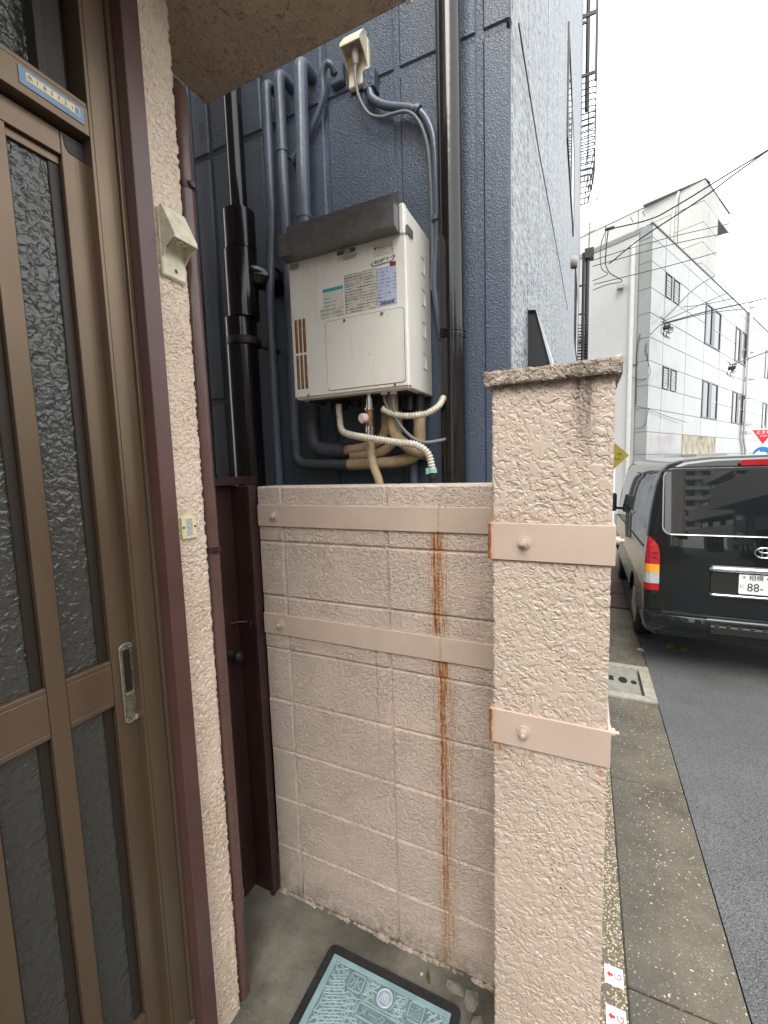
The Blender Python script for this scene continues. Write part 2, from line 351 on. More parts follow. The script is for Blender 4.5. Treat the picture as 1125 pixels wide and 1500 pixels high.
# ------------------------------------------------------------------ mesh helpers
class MB:
    def __init__(s): s.v = []; s.f = []; s.sm = []
    def add(s, vs, fs, smooth=False):
        o = len(s.v); s.v += [tuple(q) for q in vs]; s.f += [tuple(i + o for i in f) for f in fs]; s.sm += [smooth] * len(fs); return s
    def box(s, a, b):
        x0, y0, z0 = a; x1, y1, z1 = b
        return s.add([(x0, y0, z0), (x1, y0, z0), (x1, y1, z0), (x0, y1, z0), (x0, y0, z1), (x1, y0, z1), (x1, y1, z1), (x0, y1, z1)],
                     [(0, 3, 2, 1), (4, 5, 6, 7), (0, 1, 5, 4), (1, 2, 6, 5), (2, 3, 7, 6), (3, 0, 4, 7)])
    def bbox(s, a, b, r=.003):
        """box with chamfered edges"""
        bm = bmesh.new(); bmesh.ops.create_cube(bm, size=1)
        for v in bm.verts:
            v.co = Vector([(a[i] + b[i]) / 2 + v.co[i] * (b[i] - a[i]) for i in range(3)])
        bmesh.ops.bevel(bm, geom=bm.edges[:], offset=r, segments=1, affect='EDGES')
        bm.verts.index_update(); s.add([v.co[:] for v in bm.verts], [[v.index for v in f.verts] for f in bm.faces]); bm.free(); return s
    def prism(s, poly, ax, d0, d1):
        """polygon (2-D) extruded along axis ax (0,1,2); 2-D coords fill the other axes in order"""
        def p(q, d):
            r = list(q); r.insert(ax, d); return tuple(r)
        n = len(poly); vs = [p(q, d0) for q in poly] + [p(q, d1) for q in poly]
        return s.add(vs, [tuple(range(n))[::-1], tuple(range(n, 2 * n))] + [(i, (i + 1) % n, n + (i + 1) % n, n + i) for i in range(n)])
    def tube(s, pts, r, seg=10, caps=True, rads=None):
        P = [Vector(p) for p in pts]; n = len(P); vs = []; prev = None
        for i in range(n):
            d = (P[min(i + 1, n - 1)] - P[max(i - 1, 0)]).normalized()
            if prev is None:
                a = Vector((0, 0, 1)) if abs(d.z) < .9 else Vector((1, 0, 0)); u = d.cross(a).normalized()
            else:
                u = (prev - d * prev.dot(d)).normalized()
            prev = u; w = d.cross(u); rr = rads[i] if rads else r
            for k in range(seg):
                an = 2 * math.pi * k / seg; vs.append(P[i] + (u * math.cos(an) + w * math.sin(an)) * rr)
        fs = [(i * seg + k, i * seg + (k + 1) % seg, (i + 1) * seg + (k + 1) % seg, (i + 1) * seg + k) for i in range(n - 1) for k in range(seg)]
        s.add(vs, fs, True)
        if caps:
            s.add(vs[:seg], [tuple(range(seg))[::-1]]); s.add(vs[-seg:], [tuple(range(seg))])
        return s
    def cyl(s, a, b, r, seg=16): return s.tube([a, b], r, seg)
    def build(s, name, m, parent=None, loc=None):
        me = bpy.data.meshes.new(name); me.from_pydata([Vector(v) - Vector(loc) if loc else v for v in s.v], [], s.f)
        me.polygons.foreach_set('use_smooth', s.sm)
        bm = bmesh.new(); bm.from_mesh(me); bmesh.ops.recalc_face_normals(bm, faces=bm.faces); bm.to_mesh(me); bm.free()
        return link(name, me, m, parent, loc or (0, 0, 0))
WL = {}
def link(name, me, m, parent=None, loc=(0, 0, 0)):
    if m is not None and not me.materials: me.materials.append(MAT[m] if isinstance(m, str) else m)
    o = bpy.data.objects.new(name, me); COL.objects.link(o); WL[o.name] = Vector(loc)
    if parent is not None: o.parent = parent; o.location = Vector(loc) - WL[parent.name]
    else: o.location = loc
    return o
def thing(name, label, cat, loc=(0, 0, 0), group=None):
    o = bpy.data.objects.new(name, None); COL.objects.link(o); o.location = loc; o.empty_display_size = .1
    WL[o.name] = Vector(loc); return tag(o, label, cat, group)
def tag(o, label, cat, group=None):
    o['label'] = label; o['category'] = cat
    if group: o['group'] = group
    return o
def struct(o): o['kind'] = 'structure'; return o
def stuff(o): o['kind'] = 'stuff'; return o
def inst(src, name, parent, loc, scale=(1, 1, 1), rot=0, mat=None):
    """object sharing a unit mesh"""
    o = bpy.data.objects.new(name, src); COL.objects.link(o); WL[o.name] = Vector(loc)
    o.parent = parent; o.location = Vector(loc) - WL[parent.name]; o.scale = scale; o.rotation_euler = (0, 0, rot); return o
def gridbox(a, b, step, faces='-y+x-x+z-z+y'):
    """welded box with fine square faces, for true displacement"""
    bm = bmesh.new(); n = [max(1, round((b[i] - a[i]) / step)) for i in range(3)]
    for k in range(0, len(faces), 2):
        ax = 'xyz'.index(faces[k + 1]); u, v = [i for i in range(3) if i != ax]; w = b[ax] if faces[k] == '+' else a[ax]
        g = [[None] * (n[v] + 1) for _ in range(n[u] + 1)]
        for i in range(n[u] + 1):
            for j in range(n[v] + 1):
                c = [0, 0, 0]; c[ax] = w; c[u] = a[u] + (b[u] - a[u]) * i / n[u]; c[v] = a[v] + (b[v] - a[v]) * j / n[v]; g[i][j] = bm.verts.new(c)
        for i in range(n[u]):
            for j in range(n[v]):
                q = [g[i][j], g[i + 1][j], g[i + 1][j + 1], g[i][j + 1]]
                flip = (faces[k] == '+') == (ax == 1)
                bm.faces.new(q[::-1] if flip else q)
    bmesh.ops.remove_doubles(bm, verts=bm.verts, dist=step * .05)
    bmesh.ops.recalc_face_normals(bm, faces=bm.faces)
    for f in bm.faces: f.smooth = True
    me = bpy.data.meshes.new('grid'); bm.to_mesh(me); bm.free(); return me
def crom(pts, n=6):
    P = [Vector(p) for p in pts]; P = [P[0] * 2 - P[1]] + P + [P[-1] * 2 - P[-2]]; out = []
    for i in range(1, len(P) - 2):
        for k in range(n):
            t = k / n; a, b, c, d = P[i - 1:i + 3]
            out.append(.5 * ((2 * b) + (c - a) * t + (2 * a - 5 * b + 4 * c - d) * t * t + (3 * b - a - 3 * c + d) * t ** 3))
    out.append(P[-2]); return out
def bend(pts, r, n=6):
    """polyline with rounded corners"""
    P = [Vector(p) for p in pts]; out = [P[0]]
    for i in range(1, len(P) - 1):
        a = (P[i - 1] - P[i]); b = (P[i + 1] - P[i]); rr = min(r, a.length * .49, b.length * .49)
        A = P[i] + a.normalized() * rr; B = P[i] + b.normalized() * rr
        for k in range(n + 1):
            t = k / n; out.append(A * (1 - t) ** 2 + P[i] * 2 * t * (1 - t) + B * t * t)
    out.append(P[-1]); return out
def rrect(x0, y0, x1, y1, r, n=4):
    out = []
    for cx, cy, a0 in ((x1 - r, y0 + r, -90), (x1 - r, y1 - r, 0), (x0 + r, y1 - r, 90), (x0 + r, y0 + r, 180)):
        for k in range(n + 1):
            a = R(a0 + 90 * k / n); out.append((cx + r * math.cos(a), cy + r * math.sin(a)))
    return out
def text_mesh(body, size, depth=0.0, align='CENTER', sx=1.0):
    cu = bpy.data.curves.new('t', 'FONT'); cu.body = body; cu.size = size; cu.extrude = depth; cu.align_x = align; cu.align_y = 'CENTER'; cu.resolution_u = 3
    ob = bpy.data.objects.new('t', cu); COL.objects.link(ob); dg = bpy.context.evaluated_depsgraph_get()
    me = bpy.data.meshes.new_from_object(ob.evaluated_get(dg)); bpy.data.objects.remove(ob); 
    me.materials.clear()
    if sx != 1: me.transform(Matrix.Diagonal((sx, 1, 1, 1)))
    return me
def text(name, body, size, frame, m, parent, depth=.0004, align='CENTER', sx=1.0):
    """frame = (origin, right, up)"""
    me = text_mesh(body, size, depth, align, sx); o_, r_, u_ = [Vector(q) for q in frame]; r_.normalize(); u_.normalize(); n_ = r_.cross(u_)
    T = Matrix((r_, u_, n_)).transposed().to_4x4(); T.translation = o_; me.transform(T)
    return link(name, me, m, parent)
def bolt(mb, c, ax, r, h, washer=True):
    c = Vector(c); ax = Vector(ax)
    if washer: mb.tube([c, c + ax * h * .25], r * 1.55, 16)
    mb.tube([c + ax * h * .2, c + ax * h * .75], r, 6)
    mb.tube([c + ax * h * .7, c + ax * h * 1.25], r * .5, 10, rads=[r * .5, r * .42])

# ================================================================== SETTING
ZR = -.30                                        # street level below the yard slab
struct(MB().box((-400, -400, ZR - 1), (400, 400, ZR - .03)).build('ground', 'asphalt'))
struct(MB().box((.555, -90, ZR - .029), (5.2, 140, ZR)).build('road', 'asphalt'))
g = struct(MB().build('gutter', None))
rnd = random.Random(3)
ys = [-12, -6, -3.2, -2.0, -.8, .45, 1.66, 2.86, 3.90]
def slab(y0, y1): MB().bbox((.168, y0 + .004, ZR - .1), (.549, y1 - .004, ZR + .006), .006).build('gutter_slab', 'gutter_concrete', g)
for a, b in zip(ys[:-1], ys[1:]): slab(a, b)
for a in (4.58, 5.4, 6.36, 7.1, 8.3, 9.5, 10.7, 11.9, 13.1, 14.3, 15.5):
    if a not in (6.36,): slab(a, {4.58: 5.4, 5.4: 6.36}.get(a, a + 1.2))
struct(MB().box((-.30, -3, ZR - .1), (.166, 18, ZR + .004)).build('pebble_strip', 'pebble_wash'))
struct(MB().box((-8, 1.35, ZR - .1), (-.31, 1.75, -.02)).build('soil_strip', 'soil'))
yard = MB().box((-6, -4, ZR - .1), (.055, 1.36, 0)).build('yard_floor', 'yard_concrete'); struct(yard)
# old mortar lump along the foot of the wall
mb = MB(); rr = random.Random(5)
for i in range(60):
    x = -1.06 + i * .0145 + rr.uniform(-.006, .006); wd = rr.uniform(.6, 2.2)
    if rr.random() < .35: continue
    r = rr.uniform(.003, .0085)
    mb.add([(x - .012 * wd, 1.235, 0), (x + .012 * wd, 1.235, 0), (x + .009 * wd, 1.232 - r * 1.6, 0), (x - .010 * wd, 1.232 - r * rr.uniform(.5, 1.5), 0), (x, 1.235, r * 1.2), (x + .004, 1.230 - r * .7, r * .6)],
           [(0, 4, 3), (4, 5, 3), (5, 2, 3), (4, 1, 5), (1, 2, 5)])
stuff(mb.build('mortar_crumbs', 'block_paint', yard))

# ------------------------------------------------------------------ block wall
bw = thing('block_wall', 'pink painted concrete block wall with rust runs below two steel straps', 'wall', (-.5, 1.28, 0))
unit = {}
def block_mesh(w, h):
    k = (round(w, 3), round(h, 3))
    if k not in unit:
        b_ = MB(); b_.bbox((-w / 2, -.06, -h / 2), (w / 2, .06, h / 2), .0055)
        me = bpy.data.meshes.new('block'); me.from_pydata(b_.v, [], b_.f); bm = bmesh.new(); bm.from_mesh(me); bmesh.ops.recalc_face_normals(bm, faces=bm.faces); bm.to_mesh(me); bm.free()
        me.materials.append(MAT['block_paint']); unit[k] = me
    return unit[k]
rr = random.Random(11)
cols = [(-1.083, -.972), (-.972, -.569), (-.569, -.169), (-.169, .035)]
for r_ in range(8):
    z0 = .2 * r_ + .004; z1 = .2 * (r_ + 1) + .0055
    for x0, x1 in cols:
        w, h = x1 - x0 - .0045, z1 - z0 - .0045
        inst(block_mesh(w, h), 'block', bw, ((x0 + x1) / 2, 1.292 + rr.uniform(-.0012, .0012), (z0 + z1) / 2))
MB().box((-1.082, 1.2395, 0), (.034, 1.345, 1.60)).build('mortar', 'block_paint', bw)
for zc, zr0 in ((1.500, 1.139), (1.101, 1.0)):
    b_ = MB(); b_.bbox((-1.076, 1.2245, zc - .038), (-.3965, 1.2315, zc + .038), .0012); st = b_.build('strap', 'band_paint', bw)
    b_ = MB(); b_.bbox((-.3935, 1.2248, zc - .0375), (-.05, 1.2315, zc + .0375), .0012); b_.build('strap', 'band_paint', bw)
    b_ = MB(); pts = [(-.395 + rr.uniform(-.0012, .0012), 1.2242, zc - .036 + .072 * i / 14) for i in range(15)]
    b_.tube(pts, .0028, 6, rads=[.0028 + rr.uniform(-.0009, .0009) for _ in pts]); b_.build('weld_bead', 'bolt_paint', st)
    b_ = MB(); bolt(b_, (-1.002, 1.2245, zc), (0, -1, 0), .0125, .014); b_.build('bolt', 'bolt_paint', st)

# ------------------------------------------------------------------ gate pillar
gp = thing('gate_pillar', 'pink textured gate pillar with cap and two bolted steel straps', 'gate pillar', (-.065, 1.06, ZR))
link('shaft', gridbox((-.1745, .905, ZR), (.0445, 1.23, 1.818), .0042), 'pillar_stucco', gp)
link('cap', gridbox((-.188, .891, 1.814), (.0555, 1.245, 1.841), .005), 'pillar_stucco', gp)
for zc in (1.5015, 1.0985):
    b_ = MB(); b_.bbox((-.1815, .8985, zc - .038), (.0515, .9045, zc + .038), .001)
    b_.bbox((-.1815, .9046, zc - .0378), (-.1755, 1.22, zc + .0378), .001); b_.bbox((.0455, .9046, zc - .0378), (.0513, 1.22, zc + .0378), .001)
    st = b_.build('strap', 'band_rusty', gp)
    b_ = MB(); bolt(b_, (-.111, .8985, zc), (0, -1, 0), .0085, .017); b_.build('bolt', 'bolt_paint', st)
    b_ = MB(); bolt(b_, (.0513, .965, zc), (1, 0, 0), .0085, .015); b_.build('bolt', 'bolt_paint', st)
    b_ = MB(); pts = [(-.1795 + rr.uniform(-.001, .001), .8972, zc - .036 + .072 * i / 14) for i in range(15)]
    b_.tube(pts, .003, 6, rads=[.003 + rr.uniform(-.001, .001) for _ in pts]); b_.build('weld_bead', 'rust', st)

# ------------------------------------------------------------------ blue building
X0, YB, YE, ZT = -.248, 1.63, 13.5, 13.2
bb = thing('building', 'dark blue painted building with pale speckled street front', 'building', (-3, 6, ZR))
MB().box((-3.2, YB + .0065, ZR), (X0 - .016, YE, ZT)).build('wall_core', 'blue_backing', bb)
xs = [X0, -.352, -.657, -.967, -1.275, -1.58, -1.885, -2.19, -2.5, -2.8, -3.1]
for zi, (z0, z1) in enumerate(((ZR, 2.0), (2.0, 3.10), (3.10, 4.2), (4.2, 8.4))):
    for x1, x0 in zip(xs[:-1], xs[1:]):
        if zi == 0 and x0 > -1.3 : pass
        lo = ZR if (zi == 1 and x0 > -1.6) else z0
        if zi == 0 and x0 > -1.6: continue
        b_ = MB(); b_.bbox((x0 + .010, YB, lo + .011), (x1 - (.010 if x1 < X0 else .0015), YB + .03, z1 - .011), .007); b_.build('wall_panel', 'blue_panel', bb)
MB().box((-3.2, YB, ZR), (-3.101, YB + .03, 8.4)).build('wall_panel', 'blue_panel', bb)
y = YB; i = 0
while y < YE - .01:
    y1 = min(YE, y + (.475 if i else .47))
    b_ = MB(); b_.bbox((X0 - .016, y + (.003 if i else .031), ZR), (X0 + rr.uniform(-.0008, .0008), y1 - .010, ZT), .002); b_.build('siding_board', 'speckle_siding', bb)
    y = y1; i += 1
MB().box((X0 - .0158, YB + .035, ZR), (X0 - .0022, YE - .02, ZT - .01)).build('siding_joint', 'joint_dark', bb)
# low window hood: dark cheeks under a sloping cover
h_ = MB(); h_.prism([(X0, 2.345), (X0 + .035, 2.340), (X0 + .128, 2.01), (X0 + .116, 2.01), (X0 + .033, 2.331), (X0, 2.335)], 1, 2.105, 3.12); hd = h_.build('window_hood', 'siding_trim', bb)
for y_ in (2.12, 3.1): h_ = MB(); h_.prism([(X0, 2.334), (X0, 2.0), (X0 + .11, 2.02), (X0 + .035, 2.328)], 1, y_, y_ + .008); h_.build('hood_cheek', 'hood_dark', hd)
# tall window with projecting frame and a top-hung sash pushed out
def side_window(y0, y1, z0, z1):
    q = MB()
    for a, b in (((y0, z0), (y1, z0 + .04)), ((y0, z1 - .04), (y1, z1)), ((y0, z0 + .04), (y0 + .04, z1 - .04)), ((y1 - .04, z0 + .04), (y1, z1 - .04)), (((y0 + y1) / 2 - .03, z0 + .04), ((y0 + y1) / 2 + .03, z1 - .04))): q.box((X0 - .01, a[0], a[1]), (X0 + .018, b[0], b[1]))
    w_ = q.build('window', 'window_frame', bb)
    for k, m in ((0, 'window_glass'), (1, 'balcony_white')):
        c0 = (y0 + .04, (y0 + y1) / 2 + .03)[k]; c1 = ((y0 + y1) / 2 - .03, y1 - .04)[k]; q = MB(); q.box((X0 + .001, c0, z0 + .04), (X0 + .010, c1, z1 - .04)); q.build('pane', m, w_)
side_window(5.35, 7.6, 5.05, 6.15); side_window(8.9, 11.2, 3.9, 5.2)
# round vent hood
vb = MB(); C0 = Vector((X0, 6.98, 4.44)); prof = [(0, .085), (.02, .085), (.045, .082), (.07, .07), (.09, .045), (.1, .001)]
vb.tube([C0 + Vector((d, 0, 0)) for d, _ in prof], .08, 16, rads=[r for _, r in prof]); vh = vb.build('vent_hood', 'plastic_grey', bb)
MB().tube([C0 + Vector((.05, 0, -.084)), C0 + Vector((.05, 0, -.06))], .035, 12).build('vent_mouth', 'hood_dark', vh)
# iron window guards near the far corner
def guard(z0, z1, y0, y1, dp, n, curved=True):
    b_ = MB()
    for k in range(n + 1):
        z = z0 + (z1 - z0) * k / n
        d = dp * (1 - .45 * max(0, 1 - (z - z0) / .7) ** 2) if curved else dp
        b_.tube(bend([(X0, y0, z), (X0 + d, y0, z), (X0 + d, y1, z), (X0, y1, z)], .08, 3), .013, 5)
    for yy in (y0, (y0 + y1) / 2, y1): 
        for dd in ((1, .5) if yy != (y0 + y1) / 2 else (1,)):
            b_.tube([(X0 + dp * dd * (.55 if curved else 1), yy, z0)] + [(X0 + dp * dd, yy, z0 + .7)] + [(X0 + dp * dd, yy, z1)], .013, 5)
    return b_
guard(8.3, 10.45, 12.2, 13.2, .31, 16).build('window_guard', 'iron_dark', bb)
guard(4.1, 5.0, 12.2, 13.3, .22, 12, False).build('window_guard', 'iron_dark', bb)
b_ = MB(); b_.box((X0 + .27, 12.2, 10.45), (X0 + .33, 12.26, 12.2)); b_.box((X0, 12.21, 11.85), (X0 + .3, 12.25, 11.93)); b_.box((X0, 12.21, 11.72), (X0 + .1, 12.24, 11.78)); b_.box((X0, 12.21, 10.6), (X0 + .3, 12.25, 10.66)); b_.build('guard_frame', 'iron_dark', bb)
b_ = MB(); b_.tube([(X0 + .11, 12.9, 10.3), (X0 + .11, 12.9, 16.5)], .05, 8); b_.build('downpipe', 'iron_dark', bb)
b_ = MB(); b_.tube([(X0 + .10, 12.75, ZR), (X0 + .10, 12.75, 6.9)], .035, 8); b_.tube([(X0 + .19, 12.8, ZR), (X0 + .19, 12.8, 6.75)], .05, 8); b_.box((X0 + .12, 12.7, 6.75), (X0 + .33, 12.95, 6.98))
for zz in (6.1, 5.4, 4.7): b_.box((X0, 12.74, zz), (X0 + .2, 12.77, zz + .04))
b_.build('downpipe', 'iron_dark', bb)

# ------------------------------------------------------------------ entrance house on the left
hs_ = thing('house', 'beige stucco house with brown trim and bronze sliding entrance door', 'house', (-1.5, 0, 0))
link('wall', gridbox((-1.06, .765, -.02), (-.95, .868, 2.899), .0055), 'house_stucco', hs_)
MB().box((-6, .80, -.02), (-1.062, .866, 6)).build('side_wall', 'house_stucco_plain', hs_)
MB().box((-1.06, .70, 3.06), (-.952, .866, 6)).build('upper_wall', 'house_stucco_plain', hs_)
MB().box((-1.06, -6, 3.05), (-.952, .70, 6)).build('upper_wall', 'house_stucco_plain', hs_)
MB().box((-1.06, -6, -.02), (-.952, -1.45, 3.05)).build('front_wall', 'house_stucco_plain', hs_)
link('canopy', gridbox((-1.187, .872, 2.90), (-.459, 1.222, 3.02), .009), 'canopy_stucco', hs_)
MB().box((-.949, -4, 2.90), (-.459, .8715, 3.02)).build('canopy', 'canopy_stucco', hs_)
MB().box((-.458, -4, 2.895), (-.444, 1.226, 3.05)).build('canopy_edge', 'white_paint', hs_)
b_ = MB(); b_.bbox((-1.0, .720, 0), (-.925, .7645, 2.898), .0015); b_.build('door_post', 'brown_paint', hs_)
# aluminium frame: jamb with a groove, lintel
fr = MB(); fr.bbox((-1.04, .6535, .1), (-.965, .6605, 3.05), .0008); fr.bbox((-1.04, .6615, .1), (-.9655, .7085, 3.05), .0008); fr.bbox((-1.04, .7095, .1), (-.9575, .7195, 3.05), .001)
fr.build('door_jamb', 'bronze_aluminium', hs_)
fr = MB(); fr.bbox((-1.04, -1.4, 2.3735), (-.965, .6525, 2.4285), .001); fr.bbox((-1.04, -1.4, 2.4295), (-.967, .6525, 2.4385), .001); ln = fr.build('door_lintel', 'bronze_aluminium', hs_)
fr = MB(); fr.bbox((-1.06, -1.4, .0), (-.955, .7195, .16), .003); fr.build('door_sill', 'yard_concrete', hs_)
fr = MB(); fr.bbox((-1.03, -1.4, .161), (-.965, .6525, .185), .001); fr.build('door_track', 'bronze_aluminium', hs_)
# transom
tr = MB()
tr.bbox((-1.03, .575, 2.44), (-.985, .592, 3.05), .001); tr.bbox((-1.035, .594, 2.44), (-.995, .632, 3.05), .001); tr.bbox((-1.035, .634, 2.44), (-1.02, .6525, 3.05), .001); tr.bbox((-1.03, -1.4, 2.44), (-.99, .574, 2.458), .001)
tw = tr.build('transom', 'bronze_dark', hs_); MB().box((-1.022, -1.4, 2.455), (-1.016, .578, 3.05)).build('pane', 'pattern_glass', tw)
# sliding leaf
DX = -.990
lf = MB(); lf.bbox((-1.02, .6065, .19), (DX, .6655, 2.3655), .0012); leaf = lf.build('sliding_door', 'bronze_aluminium', hs_)
def dpart(n, a, b, m='bronze_aluminium', r=.0008): 
    q = MB(); q.bbox(a, b, r); return q.build(n, m, leaf)
dpart('stile', (-1.018, .4725, .30), (DX - .001, .5085, 2.3185)); dpart('stile', (-1.02, .3150, .19), (DX, .3715, 2.3655))
dpart('top_rail', (-1.02, .3725, 2.3195), (DX - .0005, .6055, 2.3655)); dpart('bottom_rail', (-1.02, .3725, .19), (DX - .0005, .6055, .30))
dpart('top_bead', (-1.016, .3725, 2.302), (DX - .010, .6055, 2.318), 'bronze_aluminium')
for y0, y1 in ((.3725, .4715), (.5095, .6055)):
    dpart('middle_rail', (-1.018, y0, 1.136), (DX - .0015, y1, 1.2205)); dpart('middle_rail', (-1.018, y0, 1.2215), (DX - .002, y1, 1.2315)); dpart('middle_rail', (-1.018, y0, 1.1235), (DX - .002, y1, 1.135))
    for z0, z1 in ((.301, 1.123), (1.232, 2.301)):
        dpart('glazing_bead', (-1.018, y1 - .020, z0), (DX - .013, y1 - .0005, z1), 'bronze_dark')
        dpart('glazing_bead', (-1.018, y0 + .0005, z0), (DX - .013, y0 + .006, z1), 'bronze_dark')
        MB().box((-1.012, y0 + .005, z0 + .001), (-1.007, y1 - .018, z1 - .001)).build('pane', 'pattern_glass', leaf)
# recessed pull: plate with scrolled ends and a deep slot
pl = MB(); oy, oz = .6405, 0
def ring_plate(outer, inner, x0, x1):
    n = len(outer); vs = [(x1, a, b) for a, b in outer] + [(x1, a, b) for a, b in inner] + [(x0, a, b) for a, b in outer] + [(x0, a, b) for a, b in inner]
    fs = []
    for i in range(n):
        j = (i + 1) % n; fs += [(i, j, n + j, n + i), (2 * n + i, i, j, 2 * n + j)[::-1], (n + i, n + j, 3 * n + j, 3 * n + i)[::-1]]
    pl.add(vs, fs)
out = rrect(.6225, 1.066, .6585, 1.262, .013, 5); inn = rrect(.6305, 1.140, .6505, 1.247, .003, 5)
ring_plate(out, inn, DX + .0002, DX + .0035); pl.box((DX + .0003, .6305, 1.140), (DX + .0008, .6505, 1.247))
hp = pl.build('pull_handle', 'antique_brass', leaf)
pl = MB()
pl.tube([(DX + .004, a, b) for a, b in rrect(.6233, 1.0668, .6577, 1.2612, .0125, 6)] + [(DX + .004, .6577, 1.0793)], .0011, 6, False)
for yc, zc, sg in ((.6315, 1.2535, 1), (.6495, 1.2535, -1), (.6315, 1.0745, 1), (.6495, 1.0745, -1)):
    pl.tube([(DX + .0045, yc + sg * (.0065 - .0011 * k * .6) * math.cos(k * .62 + (2 if sg > 0 else 1)), zc + (.0065 - .0011 * k * .6) * math.sin(k * .62 + (2 if sg > 0 else 1))) for k in range(9)], .0011, 5)
pl.box((DX + .0035, .6305, 1.137), (DX + .006, .6505, 1.1405)); pl.build('pull_trim', 'brass_edge', leaf)
pl = MB(); pl.box((DX + .0009, .6315, 1.1425), (DX + .0012, .6495, 1.246)); pl.build('pull_recess', 'bronze_dark', leaf)
# small dark maker's plaque, corners cut
pl = MB(); pl.prism([(.6115, 2.361), (.6575, 2.361), (.6575, 2.332), (.651, 2.329), (.621, 2.331), (.6135, 2.341)], 0, DX, DX + .0015); pq = pl.build('maker_plaque', 'iron_dark', leaf)
# dim room behind the glass
MB().add([(-3, -1.5, 3), (-3, .79, 3), (-1.07, .79, 3), (-1.07, -1.5, 3), (-3, -1.5, 0), (-3, .79, 0), (-1.07, .79, 0), (-1.07, -1.5, 0)], [(0, 1, 2, 3), (4, 7, 6, 5), (0, 4, 5, 1), (1, 5, 6, 2), (3, 7, 4, 0)]).build('hallway', 'interior', hs_)
MB().box((-1.6, .1, .19), (-1.22, .44, .78)).build('shoe_cabinet', 'interior_wood', hs_)
# number plates on the lintel
LX = -.965
np_ = tag(MB().bbox((LX, .5265, 2.389), (LX + .002, .643, 2.4205), .0006).build('address_plate', 'plate_blue'), 'small blue enamel plate with a number strip above the sliding door', 'number plate')
MB().box((LX + .002, .5385, 2.4005), (LX + .0024, .6245, 2.4145)).build('number_strip', 'plate_cream', np_)
for i, ch in enumerate('水185721'):
    text('digit', ch, .0105, ((LX + .0026, .5445 + i * .0125, 2.4075), (0, 1, 0), (0, 0, 1)), 'ink', np_, .0001)
pl = MB()
for a, b in (((.6145, 2.3995), (.6345, 2.4008)), ((.6145, 2.4140), (.6345, 2.4153)), ((.6333, 2.4008), (.6345, 2.4140))): pl.box((LX + .0021, a[0], a[1]), (LX + .0025, b[0], b[1]))
pl.build('plate_border', 'white_paint', np_)
# weatherproof outlet with rain hood
oo = thing('outdoor_outlet', 'yellowed plastic outdoor socket with rain hood on the beige stucco', 'socket', (-.945, .82, 2.15))
q = MB(); q.bbox((-.951, .7875, 2.142), (-.9385, .857, 2.30), .003); q.build('back_plate', 'aged_plastic', oo)
q = MB(); hp_ = [(-.9384, 2.300), (-.930, 2.302), (-.893, 2.228), (-.893, 2.216), (-.8965, 2.216), (-.8965, 2.226), (-.932, 2.2965), (-.9384, 2.2965)]
def yprism(poly, y0, y1): q.prism(poly, 1, y0, y1)
yprism(hp_, .7885, .856); full = [(-.9384, 2.2965), (-.932, 2.2965), (-.8965, 2.226), (-.8965, 2.216), (-.922, 2.202), (-.9384, 2.185)]
yprism(full, .7885, .7912); yprism(full, .8533, .856); q.build('rain_hood', 'aged_plastic', oo)
q = MB(); q.tube([(-.8925, .7885, 2.2165), (-.8925, .856, 2.2165)], .0022, 6); q.tube([(-.8925, .7885, 2.2165), (-.922, .7885, 2.2015)], .002, 6); q.build('hood_lip', 'plastic_grey', oo)
q = MB(); q.box((-.9384, .793, 2.226), (-.906, .8515, 2.232)); q.build('socket_face', 'aged_plastic', oo)
q = MB()
for yy in (.812, .832):
    q.box((-.926, yy, 2.2255), (-.9235, yy + .008, 2.2262)); q.box((-.915, yy, 2.2255), (-.9125, yy + .008, 2.2262))
q.box((-.9386, .822, 2.157), (-.9380, .829, 2.166)); q.build('socket_slot', 'ink', oo)
# sticker plate
sp_ = thing('notice_plate', 'little yellow and white plate screwed to the beige stucco strip', 'plate', (-.945, .81, 1.51))
q = MB(); q.bbox((-.949, .787, 1.489), (-.9425, .8335, 1.546), .001); q.build('plate_body', 'yellow_plate', sp_)
q = MB(); q.box((-.9426, .798, 1.489), (-.9422, .823, 1.544)); q.build('plate_card', 'plate_white', sp_)
q = MB()
for k in range(13): q.box((-.9423, .801, 1.497 + k * .0034), (-.942, .820, 1.4982 + k * .0034))
q.build('print_lines', 'ink_grey', sp_)
q = MB(); q.cyl((-.9426, .7925, 1.519), (-.9415, .7925, 1.519), .003, 8); q.cyl((-.9426, .8285, 1.519), (-.9415, .8285, 1.519), .003, 8); q.build('screw', 'ink', sp_)
# brown drainpipe on the corner
dp = thing('drainpipe', 'thin brown drainpipe running down the corner of the stucco house', 'drainpipe', (-.968, .9, 0))
q = MB(); q.tube(bend([(-.9665, .9, .31), (-.9665, .9, 2.655), (-1.30, .9, 2.67)], .04), .0215, 16); q.build('pipe', 'brown_pipe', dp)
q = MB(); q.tube([(-.970, .9, 0), (-.970, .9, .30)], .0205, 16); q.tube([(-.969, .9, .30), (-.9675, .9, .36)], .0245, 16); q.build('lower_pipe', 'brown_pipe', dp)
for zz in (2.405, 1.441):
    q = MB(); q.tube([(-.9665, .9, zz - .009), (-.9665, .9, zz + .009)], .0235, 14); q.box((-.949, .893, zz - .006), (-.938, .907, zz + .006)); q.tube([(-.943, .888, zz), (-.943, .912, zz)], .0045, 6); q.build('clamp', 'gate_paint', dp)
q = MB(); q.box((-1.06, .865, 2.0), (-.99, .8665, 2.02)); 

